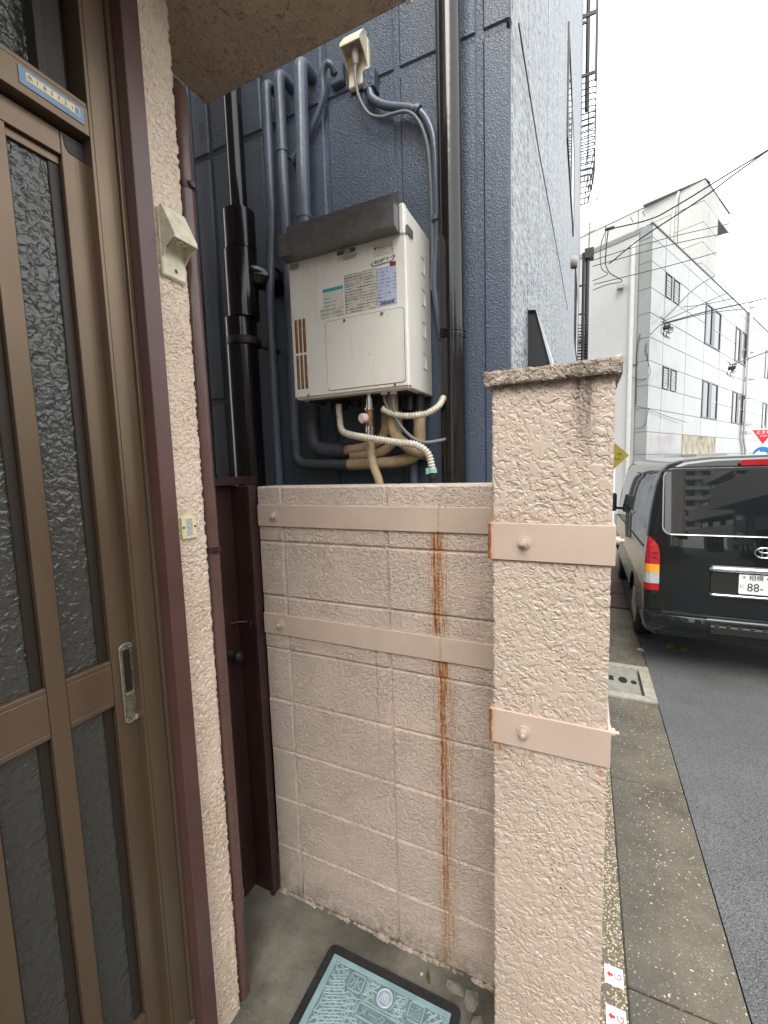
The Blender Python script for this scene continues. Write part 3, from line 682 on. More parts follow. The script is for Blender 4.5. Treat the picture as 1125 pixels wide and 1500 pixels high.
# ------------------------------------------------------------------ alley gate
ag = thing('alley_gate', 'narrow dark brown steel gate closing the alley beside the block wall', 'gate', (-1.17, 1.04, 0))
q = MB(); q.bbox((-1.20, .872, .02), (-1.17, 1.198, 1.61), .002); lf_ = q.build('gate_leaf', 'gate_paint', ag)
q = MB(); q.bbox((-1.215, .872, 1.612), (-1.135, 1.300, 1.640), .0015); q.build('header', 'gate_paint', ag)
q = MB(); q.bbox((-1.20, 1.206, 0), (-1.0905, 1.232, 1.606), .0015); q.build('jamb', 'gate_paint', ag)
q = MB(); q.bbox((-1.1005, 1.196, 0), (-1.0845, 1.2345, 1.611), .0015); q.build('jamb_flange', 'gate_paint', ag)
q = MB(); q.tube([(-1.17, 1.144, .992), (-1.16, 1.144, .992), (-1.15, 1.144, .992), (-1.138, 1.144, .992), (-1.126, 1.144, .992), (-1.120, 1.144, .992)], .02, 16, rads=[.024, .024, .010, .019, .019, .010]); q.build('knob', 'iron_dark', lf_)
q = MB(); q.tube([(-1.168, 1.150, 1.108), (-1.160, 1.175, 1.108), (-1.135, 1.2, 1.104)], .004, 6); q.box((-1.169, 1.165, 1.085), (-1.166, 1.185, 1.125)); q.tube([(-1.118, 1.203, 1.098), (-1.118, 1.196, 1.098)], .013, 10); q.tube([(-1.112, 1.1945, 1.112), (-1.112, 1.1945, 1.086)], .004, 6); q.build('latch', 'gate_paint', ag)

# ------------------------------------------------------------------ water meter cover
mc = thing('meter_box', 'pale blue water meter lid in a black frame set in the concrete', 'meter cover', (-.55, .97, 0))
q = MB(); o_ = rrect(-.781, .815, -.318, 1.138, .022, 4); i_ = rrect(-.757, .839, -.342, 1.114, .006, 4); n = len(o_)
vs = [(a, b, .010) for a, b in o_] + [(a, b, .010) for a, b in i_] + [(a, b, -.002) for a, b in o_] + [(a, b, -.002) for a, b in i_]
fs = []
for k in range(n):
    j = (k + 1) % n; fs += [(k, j, n + j, n + k), (2 * n + k, 2 * n + j, j, k), (n + k, n + j, 3 * n + j, 3 * n + k)]
q.add(vs, fs); q.build('frame', 'meter_frame', mc)
q = MB(); q.prism(rrect(-.755, .841, -.344, 1.112, .006, 4), 2, -.002, .0055); ld = q.build('lid', 'meter_lid_low', mc)
q = MB()
for a, b in (((-.755, .841), (-.736, 1.112)), ((-.363, .841), (-.344, 1.112)), ((-.736, 1.096), (-.363, 1.112)), ((-.736, .841), (-.363, .857))): q.bbox((a[0], a[1], .0055), (b[0], b[1], .0105), .001)
q.build('lid_border', 'meter_lid', mc)
boxes = [(-.672, 1.043, -.622, 1.092), (-.468, 1.046, -.420, 1.096), (-.615, .992, -.480, 1.030)]
rc = (-.545, 1.066)
def ok(x, y):
    if not (-.737 < x < -.362 and .855 < y < 1.097): return False
    if any(a - .004 < x < c + .004 and b - .004 < y < d + .004 for a, b, c, d in boxes): return False
    return (x - rc[0]) ** 2 + (y - rc[1]) ** 2 > .029 ** 2
q = MB()
def rib(pts):
    seg = []
    for p in pts + [None]:
        if p is not None and ok(*p): seg.append((p[0], p[1], .0058))
        else:
            if len(seg) > 1: q.tube(seg, .0021, 4, False)
            seg = []
for cx, cy in ((-.805, .985), (-.295, .985)):
    for k in range(3, 19): rib([(cx + .0155 * k * math.cos(a), cy + .0155 * k * math.sin(a)) for a in [R(d) for d in range(0, 361, 5)]])
for cx, cy in ((-.55, 1.30), (-.55, .66), (-.80, 1.26), (-.30, 1.26)):
    for k in range(8, 27): rib([(cx + .0165 * k * math.cos(a), cy + .0165 * k * math.sin(a)) for a in [R(d) for d in range(0, 361, 3)]])
stuff(q.build('lid_ribs', 'meter_rib', mc))
for a, b, c, d in boxes:
    q = MB()
    for u, v in (((a, b), (c, b + .0035)), ((a, d - .0035), (c, d)), ((a, b), (a + .0035, d)), ((c - .0035, b), (c, d))): q.box((u[0], u[1], .0055), (v[0], v[1], .0092 + .0001 * (u[0] == a)))
    q.build('lettering_box', 'meter_rib', mc)
for ch, (a, b, c, d), sz in (('水', boxes[0], .043), ('道', boxes[1], .041), ('メーター', boxes[2], .030)):
    text('lettering', ch, sz, (((a + c) / 2, (b + d) / 2 - .002, .0075), (1, 0, 0), (0, 1, 0)), 'meter_lid', mc, .0016)
q = MB(); q.tube([(rc[0], rc[1], .004), (rc[0], rc[1], .0095)], .0265, 28); q.build('roundel', 'meter_roundel', mc)
q = MB(); q.tube([(rc[0] + .0235 * math.cos(R(a)), rc[1] + .0235 * math.sin(R(a)), .0096) for a in range(0, 361, 12)], .0016, 5, False)
for k in range(-2, 3): q.tube([(rc[0] + .007 * k, rc[1] - .013, .0096), (rc[0] + .004 * k, rc[1] + .012, .0096)], .0014, 5)
q.build('emblem', 'plate_white', mc)
# crumbs by the meter box
def lump(mb, c, r, rr, fl=.6):
    bm = bmesh.new(); bmesh.ops.create_icosphere(bm, subdivisions=1, radius=1)
    for v in bm.verts: v.co = Vector((v.co.x * r[0], v.co.y * r[1], v.co.z * r[2])) * rr.uniform(.62, 1.22) + Vector(c)
    bm.verts.index_update(); mb.add([v.co[:] for v in bm.verts], [[v.index for v in f.verts] for f in bm.faces]); bm.free()
rr = random.Random(21)
for c, r, m, lab in (((-.352, 1.185, .004), (.042, .022, .014), 'rubble', 'flat broken concrete chunk lying by the foot of the block wall'), ((-.292, 1.172, .004), (.032, .030, .012), 'rubble', 'broken concrete chunk nearest the pillar in the yard corner'), ((-.268, 1.118, .003), (.022, .032, .010), 'rubble', 'narrow concrete chip beside the right corner of the meter cover')):
    q = MB(); lump(q, c, r, rr); tag(q.build('concrete_chunk', m), lab, 'rubble', 'broken concrete in the yard corner')
q = MB(); lump(q, (-.462, 1.176, .005), (.007, .007, .006), rr); tag(q.build('pebble', 'stone'), 'tiny pale pebble beside the blue meter cover', 'pebble')
q = MB(); q.tube([(-.448, 1.192, .004), (-.442, 1.178, .007), (-.431, 1.162, .004)], .004, 8, rads=[.002, .006, .002]); tag(q.build('dry_leaf', 'leaf_green'), 'curled green leaf lying between wall and meter cover', 'leaf')
# ------------------------------------------------------------------ pipes on the blue wall
def pipe(name, label, cat, parts, loc, group=None):
    t_ = thing(name, label, cat, loc, group)
    for pn, m, pts, r, seg in parts:
        q = MB(); q.tube(pts, r, seg); q.build(pn, m, t_)
    return t_
PY = 1.55
def pclip(t_, x, y, z, r):
    q = MB(); q.tube([(x, y, z - .008), (x, y, z + .008)], r + .0025, 14); q.box((x - .006, y + r, z - .006), (x + .006, YB + .004, z + .006)); q.build('pipe_clip', 'blue_pipe', t_)
p1 = pipe('wall_pipe', 'thinnest and leftmost of the three blue pipes beside the heater', 'pipe',
     [('pipe', 'blue_pipe', bend([(-1.186, YB, 3.205), (-1.186, PY, 3.205), (-1.192, PY, 2.72), (-1.228, PY, 2.36), (-1.230, PY, -.25)], .035), .0185, 12)], (-1.23, PY, -.25), 'blue painted pipes on the wall')
p2 = pipe('wall_pipe', 'middle blue pipe that loops low and right under the heater', 'pipe',
     [('pipe', 'blue_pipe', bend([(-1.123, YB, 3.215), (-1.123, PY, 3.215), (-1.124, PY, 2.3), (-1.128, PY, 1.78)], .035), .0215, 12),
      ('wrapped_elbow', 'pipe_fabric_grey', bend([(-1.128, PY, 1.785), (-1.130, PY, 1.685), (-.872, PY, 1.674)], .055, 8), .0225, 12),
      ('taped_loop', 'lagging_tape', bend([(-.873, PY, 1.674), (-.66, PY, 1.676), (-.568, PY, 1.70), (-.566, PY, 1.86)], .075, 8), .0235, 12),
      ('fitting', 'under_black', [(-.566, PY, 1.855), (-.566, PY, 1.925)], .021, 10)], (-1.12, PY, 1.7), 'blue painted pipes on the wall')
p3 = pipe('wall_pipe', 'thickest blue pipe turning down beside the heater visor', 'pipe',
     [('pipe', 'blue_pipe', bend([(-1.020, YB, 3.215), (-1.020, PY, 3.215), (-1.034, PY, 2.70), (-1.037, PY, 1.93)], .035), .0265, 14),
      ('wrapped_elbow', 'pipe_fabric_grey', bend([(-1.037, PY, 1.935), (-1.040, PY, 1.742), (-.885, PY, 1.732)], .06, 8), .030, 12),
      ('taped_loop', 'lagging_tape', bend([(-.886, PY, 1.732), (-.79, PY, 1.738), (-.705, PY, 1.775), (-.700, PY, 1.93)], .09, 8), .0205, 12)], (-1.04, PY, 1.73), 'blue painted pipes on the wall')
pclip(p3, -1.034, PY, 2.66, .0265); pclip(p2, -1.123, PY, 2.93, .0215)
pipe('lagged_pipe', 'short beige wrapped pipe bending back to the wall below the heater', 'pipe',
     [('taped_section', 'lagging_tape', bend([(-.640, 1.47, 1.925), (-.640, 1.47, 1.775), (-.575, 1.52, 1.71), (-.57, 1.63, 1.70)], .04), .021, 12)], (-.6, 1.5, 1.7))
pipe('lagged_pipe', 'second beige wrapped pipe curving left behind the brass gas cock', 'pipe',
     [('taped_section', 'lagging_tape', bend([(-.655, PY, 1.93), (-.655, PY, 1.77), (-.72, PY, 1.715), (-.86, PY, 1.708)], .05), .0185, 12)], (-.7, PY, 1.7))
pipe('wall_pipe', 'short blue pipe stub standing between the heater hoses and the wall top', 'pipe',
     [('pipe', 'blue_pipe', bend([(-.612, 1.60, -.2), (-.612, 1.60, 1.70), (-.58, 1.62, 1.735)], .02), .017, 10)], (-.61, 1.6, 0))
# black soil stack with reducer and branch
ss = thing('soil_stack', 'glossy black soil pipe with fat branch collar left of the heater', 'pipe', (-1.38, 1.5, ZR))
Yk = 1.50; xk = -1.342
def cyl(n, m, z0, z1, r, par=ss, x=xk, y=Yk): q = MB(); q.tube([(x, y, z0), (x, y, z1)], r, 24); return q.build(n, m, par)
cyl('upper_pipe', 'pipe_black', 2.70, 4.6, .0345, x=-1.318); cyl('pipe', 'pipe_black', ZR, 2.30, .0655, x=-1.345)
q = MB(); q.tube([(-1.318, Yk, 2.72), (-1.318, Yk, 2.735)], .04, 20); q.tube([(-1.322, Yk, 2.57), (-1.322, Yk, 2.72)], .064, 24); q.build('reducer', 'pipe_black', ss)
q = MB(); q.tube([(-1.326, Yk, 2.30), (-1.326, Yk, 2.567)], .066, 24); q.tube(bend([(-1.33, Yk, 2.47), (-1.255, Yk + .03, 2.47), (-1.235, YB, 2.47)], .04), .048, 20); q.tube([(-1.242, YB - .035, 2.47), (-1.237, YB - .005, 2.47)], .057, 20); q.build('branch_tee', 'pipe_black', ss)
q = MB(); q.tube([(-1.335, Yk, 2.19), (-1.335, Yk, 2.22)], .0705, 24); q.tube([(-1.335, Yk, 2.195), (-1.335, Yk, 2.215)], .073, 24); q.tube([(-1.28, Yk + .03, 2.19), (-1.262, YB, 2.185)], .006, 8); q.tube([(-1.268, YB - .03, 2.186), (-1.266, YB - .002, 2.186)], .013, 10); q.build('pipe_clamp', 'iron_dark', ss)
pipe('thin_pipe', 'thin dark painted pipe at the far left of the blue wall', 'pipe', [('pipe', 'blue_pipe', [(-1.67, 1.6, -.2), (-1.67, 1.6, 3.8)], .016, 10), ('pipe_clip', 'blue_pipe', [(-1.67, 1.6, 1.63), (-1.67, 1.6, 1.65)], .02, 10)], (-1.67, 1.6, -.2))
# big dark downpipe near the corner
bp = thing('downpipe', 'fat glossy dark downpipe running the whole height right of the heater', 'drainpipe', (-.425, 1.56, ZR))
cyl('pipe', 'pipe_dark_brown', ZR, 2.46, .0445, bp, -.441, 1.562); cyl('upper_pipe', 'pipe_dark_brown', 2.44, 7.5, .0425, bp, -.441, 1.562); 
q = MB(); q.tube([(-.441, 1.562, 2.112), (-.441, 1.562, 2.122)], .047, 24); q.tube([(-.441, 1.562, 2.105), (-.441, 1.562, 2.109)], .0475, 24); q.tube([(-.441, 1.562, 2.125), (-.441, 1.562, 2.129)], .0475, 24); q.box((-.468, 1.508, 2.106), (-.452, 1.522, 2.132)); q.box((-.445, 1.6, 2.11), (-.435, YB + .003, 2.125)); q.build('pipe_clamp', 'pipe_dark_brown', bp)

# ------------------------------------------------------------------ gas water heater
wh = thing('water_heater', 'white wall hung gas water heater with galvanised visor and rusty vent slots', 'water heater', (-.77, 1.5, 1.92))
HX0, HX1, HY0, HY1, HZ0, HZ1 = -1.003, -.5355, 1.38, 1.617, 1.922, 2.49
q = MB(); q.bbox((HX0 + .004, HY0 + .022, HZ0 - .0), (HX1 - .001, HY1, HZ1 - .004), .003); q.build('casing', 'heater_white', wh)
bm = bmesh.new(); bmesh.ops.create_cube(bm, size=1)
for v in bm.verts: v.co = Vector(((HX0 + HX1) / 2 + v.co.x * (HX1 - HX0), HY0 + .011 + v.co.y * .022, (HZ0 + HZ1) / 2 + v.co.z * (HZ1 - HZ0)))
bmesh.ops.bevel(bm, geom=[e for e in bm.edges if all(v.co.y < HY0 + .01 for v in e.verts) or abs((e.verts[0].co - e.verts[1].co).y) > .01], offset=.008, segments=3, affect='EDGES')
for f in bm.faces: f.smooth = False
me = bpy.data.meshes.new('front_cover'); bm.to_mesh(me); bm.free(); fc = link('front_cover', me, 'heater_white', wh)
q = MB(); q.bbox((HX1 - .026, HY0 - .006, 2.40), (HX1 - .004, HY0 + .02, 2.497), .006); q.build('cover_hook', 'heater_white', wh)
q = MB(); q.prism([(a, b) for a, b in rrect(-.8505, 1.941, -.5515, 2.1785, .011, 5)], 1, HY0 - .0026, HY0 + .002); ap = q.build('access_panel', 'heater_white', wh)
q = MB(); q.prism([(a, b) for a, b in rrect(-.8525, 1.939, -.5495, 2.1805, .012, 5)], 1, HY0 - .0006, HY0 + .002); q.build('panel_gap', 'ink_grey', wh)
q = MB(); 
for x in (-.772, -.628): q.tube([(x, HY0 - .0025, 2.1705), (x, HY0 - .006, 2.1705)], .0052, 10); 
q.build('screw', 'steel', ap)
q = MB(); q.tube([(-.5885, HY0, 1.934), (-.5885, HY0 - .003, 1.934)], .0045, 10); q.tube([(-.938, HY0, 1.932), (-.938, HY0 - .003, 1.932)], .0045, 10); q.build('screw', 'rust', wh)
for x in (-.978, -.9605, -.943):
    for z0, z1 in ((1.957, 2.080), (2.087, 2.207)):
        q = MB(); q.prism(rrect(x - .0058, z0, x + .0058, z1, .005, 4), 1, HY0 - .0008, HY0 + .001); vs_ = q.build('vent_slot', 'slot_dark', wh)
        q = MB(); q.prism(rrect(x - .0022, z0 + .002, x + .0058, z1 - .002, .0035, 3), 1, HY0 - .0014, HY0 - .0007); q.build('slot_louvre', 'slot_rust', vs_)
# visor
q = MB(); q.prism([(1.381, 2.536), (1.3835, 2.536), (1.3835, 2.489), (1.3315, 2.481), (1.3315, 2.4125), (1.374, 2.407), (1.374, 2.4045), (1.329, 2.410), (1.329, 2.4835), (1.381, 2.4915)], 0, -1.000, -.556); vis = q.build('visor', 'galvanised', wh)
q = MB(); q.prism([(1.3835, 2.4885), (1.3315, 2.481), (1.3315, 2.4125), (1.3835, 2.407)], 0, -.9985, -.9965); q.prism([(1.3835, 2.4885), (1.3315, 2.481), (1.3315, 2.4125), (1.3835, 2.407)], 0, -.5595, -.5575); q.box((-.5575, 1.3835, 2.405), (-.531, 1.386, 2.43)); q.box((-.533, 1.386, 2.405), (-.531, 1.43, 2.43)); q.build('visor_end', 'galvanised', vis)
q = MB()
for x in (-.957, -.787, -.602): q.tube([(x, 1.381, 2.512), (x, 1.376, 2.512)], .0042, 8)
q.build('rivet', 'steel', vis)
q = MB(); q.prism(rrect(-.993, 2.383, -.952, 2.399, .006, 4), 1, HY0 - .003, HY0 + .001); q.build('cover_catch', 'plastic_grey', wh)
# embossed knock-outs on the side
for z in (2.361, 2.253, 2.143, 2.035):
    q = MB(); x = HX1 + .0002
    q.tube([(x, 1.515, z + .026), (x, 1.549, z + .026), (x, 1.549, z - .026), (x, 1.517, z - .026)], .0012, 4, False); q.build('knock_out', 'heater_white', wh)
# stickers and print on the cover
FY = HY0 - .0004
def sticker(n, m, a, b, off=0): 
    q = MB(); q.box((a[0], FY - .0003 - off, a[1]), (b[0], HY0 + .0003, b[1])); return q.build(n, m, fc)
sticker('caution_sticker', 'label_caution', (-.768, 2.1915), (-.6445, 2.320))
sticker('spec_sticker', 'label_spec', (-.6425, 2.193), (-.5735, 2.3165))
sticker('maker_sticker', 'label_maker', (-.857, 2.226), (-.7755, 2.286)); sticker('maker_sticker', 'label_maker', (-.8715, 2.1905), (-.7735, 2.2275), .0001)
sticker('teal_stripe', 'teal', (-.857, 2.279), (-.7755, 2.290), .0002); sticker('red_tab', 'maroon', (-.596, 2.313), (-.5745, 2.3275), .0002); sticker('gas_sticker', 'label_logo', (-.654, 2.354), (-.581, 2.390))
q = MB()
for z in (2.236, 2.262, 2.284, 2.307): q.box((-.767, FY - .0006, z), (-.707, FY - .0002, z + .0012))
q.box((-.7065, FY - .0006, 2.192), (-.7055, FY - .0002, 2.319)); q.box((-.768, FY - .0006, 2.1915), (-.767, FY - .0002, 2.32)); q.box((-.645, FY - .0006, 2.1915), (-.644, FY - .0002, 2.32))
for z in (2.213, 2.24, 2.27, 2.295): q.box((-.7055, FY - .0006, z), (-.645, FY - .0002, z + .0009))
for z in (2.203, 2.216): q.box((-.8715, FY - .0006, z), (-.7735, FY - .0002, z + .0009))
for x in (-.84, -.812, -.79): q.box((x, FY - .0006, 2.1905), (x + .0008, FY - .0002, 2.2275))
q.build('print_rule', 'ink_grey', fc)
q = MB(); rr = random.Random(4); x = -.632
while x < -.582:
    w = rr.choice((.0006, .001, .0016)); q.box((x, FY - .0006, 2.1975), (x + w, FY - .0002, 2.2095)); x += w + rr.choice((.0006, .001))
q.build('barcode', 'ink', fc)
fx = lambda x, z: ((x, FY - .0007, z), (1, 0, 0), (0, 0, 1))
text('lettering', 'TOKYO GAS', .0095, fx(-.611, 2.3795), 'ink_grey', fc, .0001)
q = MB(); q.prism([(-.6505, 2.3835), (-.641, 2.3835), (-.641, 2.3805), (-.6445, 2.3805), (-.6445, 2.3755), (-.647, 2.3755), (-.647, 2.3805), (-.6505, 2.381)], 1, FY - .0008, FY - .0004); q.build('gas_mark', 'ink', fc)
text('lettering', 'eco', .021, fx(-.6355, 2.3395), 'ink', fc, .0003, 'CENTER', 1.1); text('lettering', 'ジョーズ', .0125, fx(-.598, 2.3415), 'ink', fc, .0002)
q = MB(); q.tube(crom([(-.659, FY - .0006, 2.340), (-.662, FY - .0006, 2.331), (-.650, FY - .0006, 2.3265), (-.62, FY - .0006, 2.328), (-.590, FY - .0006, 2.330), (-.582, FY - .0006, 2.340), (-.584, FY - .0006, 2.349)], 6), .0011, 5); q.build('logo_swash', 'ink', fc)
q = MB(); q.prism(rrect(-.794, 2.389, -.721, 2.4035, .006, 4), 1, FY - .0004, FY); q.build('print_badge', 'ink_grey', fc)
q = MB(); q.prism(rrect(-.766, 2.391, -.742, 2.4015, .003, 3), 1, FY - .0008, FY - .0003); q.build('print_badge_field', 'label_logo', fc)
q = MB(); q.tube([(-.784 + .0072 * math.cos(R(a)), FY - .0005, 2.376 + .0072 * math.sin(R(a))) for a in range(0, 361, 20)], .0006, 4, False); q.tube([(-.776, FY - .0005, 2.383), (-.716, FY - .0005, 2.3838)], .0006, 4)
for k in range(3): q.box((-.772, FY - .0006, 2.3695 + k * .0042), (-.722 + .004 * k, FY - .0003, 2.3713 + k * .0042))
q.build('print_mark', 'ink_grey', fc)
# fittings hanging from the bottom
q = MB()
for x, y, r, l in ((-.90, 1.46, .012, .05), (-.87, 1.52, .016, .035), (-.80, 1.5, .02, .03), (-.755, 1.48, .012, .045), (-.62, 1.53, .018, .05), (-.585, 1.50, .012, .06)): q.tube([(x, y, HZ0 + .003), (x, y, HZ0 - l)], r, 10)
q.box((-.76, 1.46, HZ0 - .055), (-.728, 1.475, HZ0)); q.box((-.70, 1.47, HZ0 - .045), (-.675, 1.49, HZ0)); q.bbox((HX0 + .03, HY0 + .05, HZ0 - .006), (HX1 - .03, HY1 - .02, HZ0 + .002), .001); q.build('bottom_fittings', 'under_black', wh)
q = MB(); q.tube([(-.652, 1.43, HZ0 + .004), (-.652, 1.43, HZ0 - .008)], .013, 14); q.tube([(-.617, 1.43, HZ0 + .004), (-.617, 1.43, HZ0 - .01)], .013, 14); q.build('grommet', 'heater_white', wh)
# gas cock
gc = thing('gas_cock', 'brass gas cock with round pinkish cap and chrome nuts under the heater', 'valve', (-.715, 1.43, 1.83))
q = MB(); q.tube([(-.712, 1.43, HZ0), (-.712, 1.43, 1.905)], .010, 12); q.tube([(-.712, 1.43, 1.905), (-.712, 1.43, 1.866)], .0155, 6); q.tube([(-.714, 1.43, 1.808), (-.716, 1.43, 1.775)], .0165, 6); q.tube([(-.713, 1.43, 1.872), (-.713, 1.43, 1.865)], .018, 14); q.build('nut', 'chrome', gc)
q = MB(); q.tube([(-.712, 1.43, 1.866), (-.714, 1.43, 1.806)], .0145, 14); q.tube([(-.713, 1.435, 1.838), (-.728, 1.41, 1.837)], .012, 12); q.build('valve_body', 'brass', gc)
q = MB(); q.tube([(-.722, 1.418, 1.837), (-.731, 1.400, 1.836), (-.732, 1.397, 1.836)], .0165, 18, rads=[.0165, .0165, .013]); q.box((-.734, 1.400, 1.818), (-.727, 1.412, 1.824)); q.build('valve_cap', 'valve_cap', gc)
# hoses and conduits
pipe('gas_hose', 'smooth beige gas hose dropping from the brass cock behind the wall', 'hose', [('hose', 'lagging_tape', crom([(-.716, 1.43, 1.778), (-.714, 1.43, 1.73), (-.700, 1.42, 1.67), (-.672, 1.41, 1.60), (-.655, 1.41, 1.45)], 6), .0152, 12)], (-.7, 1.43, 1.6))
def corrugated(t_, n, m, pts, r, pitch=.0105, depth=.0038):
    P = crom(pts, 24); L = [0]
    for a, b in zip(P[:-1], P[1:]): L.append(L[-1] + (b - a).length)
    N = int(L[-1] / (pitch / 4)); Q = []; k = 0
    for i in range(N + 1):
        d = L[-1] * i / N
        while k < len(L) - 2 and L[k + 1] < d: k += 1
        Q.append(P[k].lerp(P[k + 1], (d - L[k]) / max(1e-9, L[k + 1] - L[k])))
    q = MB(); q.tube(Q, r, 12, True, [r - depth * (.5 - .5 * math.cos(i / 4 * 2 * math.pi)) for i in range(len(Q))]); return q.build(n, m, t_)
dh = thing('drain_hose', 'ribbed cream hose snaking right under the heater to a cyan clip', 'hose', (-.7, 1.44, 1.7))
corrugated(dh, 'hose', 'hose_cream', [(-.852, 1.45, 1.900), (-.850, 1.45, 1.85), (-.838, 1.44, 1.806), (-.800, 1.42, 1.785), (-.708, 1.385, 1.765), (-.595, 1.39, 1.744), (-.530, 1.41, 1.732), (-.494, 1.43, 1.70), (-.482, 1.44, 1.645)], .0135)
q = MB(); q.tube([(-.482, 1.44, 1.650), (-.482, 1.44, 1.635)], .0155, 12); q.box((-.503, 1.43, 1.632), (-.486, 1.445, 1.652)); q.build('clip', 'clip_cyan', dh)
q = MB(); q.tube([(-.482, 1.44, 1.636), (-.482, 1.44, 1.5)], .013, 12); q.tube([(-.482, 1.44, 1.628), (-.482, 1.44, 1.616)], .018, 12); q.build('tail_pipe', 'under_black', dh)
ch = thing('flexible_conduit', 'short ribbed cream conduit bowing from heater to the dark downpipe', 'conduit', (-.55, 1.45, 1.85))
corrugated(ch, 'conduit', 'hose_cream', [(-.660, 1.43, 1.866), (-.640, 1.43, 1.853), (-.594, 1.44, 1.838), (-.52, 1.46, 1.838), (-.475, 1.49, 1.865), (-.462, 1.52, 1.90)], .0125)
q = MB(); q.tube(crom([(-.652, 1.43, 1.92), (-.652, 1.43, 1.895), (-.644, 1.43, 1.875), (-.640, 1.43, 1.86)], 5), .0055, 8); q.build('lead', 'cable_grey', ch)
pipe('heater_cable', 'grey cable hanging in a loop below the heater to the wall', 'cable', [('cable', 'cable_grey', crom([(-.617, 1.43, 1.92), (-.618, 1.43, 1.86), (-.606, 1.44, 1.815), (-.565, 1.45, 1.765), (-.52, 1.46, 1.742), (-.47, 1.5, 1.748), (-.455, 1.57, 1.76)], 6), .0065, 8)], (-.6, 1.45, 1.8))

# ------------------------------------------------------------------ socket and cables high on the wall
pb = thing('wall_socket', 'cream plastic socket box with hanging cords high on the blue wall', 'socket', (-.81, 1.6, 3.15))
q = MB(); q.bbox((-.848, 1.612, 3.098), (-.762, YB + .004, 3.25), .004); q.build('back_plate', 'aged_plastic', pb)
q = MB(); q.prism([(1.6115, 3.262), (1.585, 3.255), (1.548, 3.205), (1.548, 3.195), (1.553, 3.195), (1.556, 3.205), (1.59, 3.25), (1.6115, 3.255)], 0, -.846, -.764)
for a in (-.846, -.767): q.prism([(1.6115, 3.255), (1.588, 3.25), (1.554, 3.203), (1.554, 3.195), (1.59, 3.175), (1.6115, 3.15)], 0, a, a + .003)
q.build('rain_hood', 'aged_plastic', pb)
q = MB(); q.box((-.842, 1.558, 3.203), (-.77, 1.6115, 3.208)); q.build('socket_face', 'plastic_grey', pb)
q = MB(); q.tube([(-.80, 1.585, 3.204), (-.80, 1.583, 3.17), (-.80, 1.583, 3.145)], .014, 10, rads=[.015, .014, .008]); q.build('plug', 'plastic_grey', pb)
q = MB(); q.bbox((-.775, 1.585, 3.05), (-.728, YB + .003, 3.12), .004); q.build('gland_box', 'blue_backing', pb)
pipe('wall_conduit', 'thick blue conduit curling right from the socket box down the wall', 'conduit', [('conduit', 'blue_pipe', crom([(-.752, 1.6, 3.06), (-.742, 1.597, 3.02), (-.690, 1.597, 2.978), (-.60, 1.597, 2.938), (-.553, 1.597, 2.906), (-.522, 1.6, 2.856), (-.506, 1.6, 2.79), (-.502, 1.6, 2.66), (-.503, 1.605, 2.5), (-.515, 1.605, 2.33), (-.505, 1.605, 2.23), (-.49, 1.61, 2.1)], 6), .0145, 10),
      ('conduit_clip', 'blue_pipe', [(-.57, 1.59, 2.92), (-.557, 1.59, 2.91)], .0175, 10), ('conduit_clip', 'blue_pipe', [(-.505, 1.6, 2.535), (-.505, 1.6, 2.55)], .018, 10)], (-.6, 1.6, 2.9))
pipe('power_cord', 'thin grey cord looping below the socket box beside the thick conduit', 'cable', [('cord', 'cable_grey', crom([(-.80, 1.583, 3.15), (-.801, 1.58, 3.10), (-.789, 1.58, 3.03), (-.755, 1.585, 2.966), (-.706, 1.585, 2.936), (-.662, 1.585, 2.930), (-.602, 1.58, 2.916), (-.560, 1.58, 2.875), (-.531, 1.585, 2.80), (-.521, 1.59, 2.7), (-.520, 1.6, 2.5), (-.526, 1.6, 2.30)], 6), .0062, 8)], (-.7, 1.58, 3.0))
jb = thing('junction_plate', 'small square blue painted junction plate with curved conduit on the wall', 'junction box', (-.89, 1.62, 3.17))
q = MB(); q.bbox((-.925, 1.606, 3.135), (-.868, YB + .003, 3.205), .005); q.build('plate', 'blue_pipe', jb)
q = MB(); q.tube(crom([(-.900, 1.607, 3.170), (-.910, 1.59, 3.192), (-.930, 1.587, 3.196), (-.948, 1.59, 3.17), (-.957, 1.6, 3.10), (-1.004, 1.607, 3.03), (-1.06, 1.61, 2.98), (-1.13, 1.61, 2.92)], 6), .0115, 10); q.build('conduit', 'blue_pipe', jb)
tag(MB().tube([(X0 + .02, 1.66, 3.11), (X0 + .012, 2.4, 3.17), (X0 + .012, 3.2, 3.25), (X0 + .012, 3.95, 3.315), (X0 + .01, 6, 3.5)], .0028, 6).build('facade_cable', 'cable_black'), 'thin dark cable stretched slantwise across the pale speckled siding', 'cable')

# ------------------------------------------------------------------ street: drain box, ramps, tags
db = thing('drain_box', 'pale concrete drain box with a lid set into the roadside gutter', 'drain cover', (.3, 4.24, ZR))
q = MB(); o_ = [(.10, 3.905), (.552, 3.905), (.552, 4.575), (.10, 4.575)]; i_ = [(.14, 3.985), (.470, 3.985), (.470, 4.50), (.14, 4.50)]
vs = [(a, b, ZR + .014) for a, b in o_ + i_] + [(a, b, ZR - .05) for a, b in o_ + i_]
fs = [f for k in range(4) for f in ((k, (k + 1) % 4, 4 + (k + 1) % 4, 4 + k), (8 + k, 8 + (k + 1) % 4, (k + 1) % 4, k), (4 + k, 4 + (k + 1) % 4, 12 + (k + 1) % 4, 12 + k))]
q.add(vs, fs); q.build('rim', 'sump_concrete', db)
q = MB(); q.bbox((.142, 3.992, ZR - .05), (.448, 4.495, ZR + .008), .004); dl = q.build('lid', 'sump_lid', db)
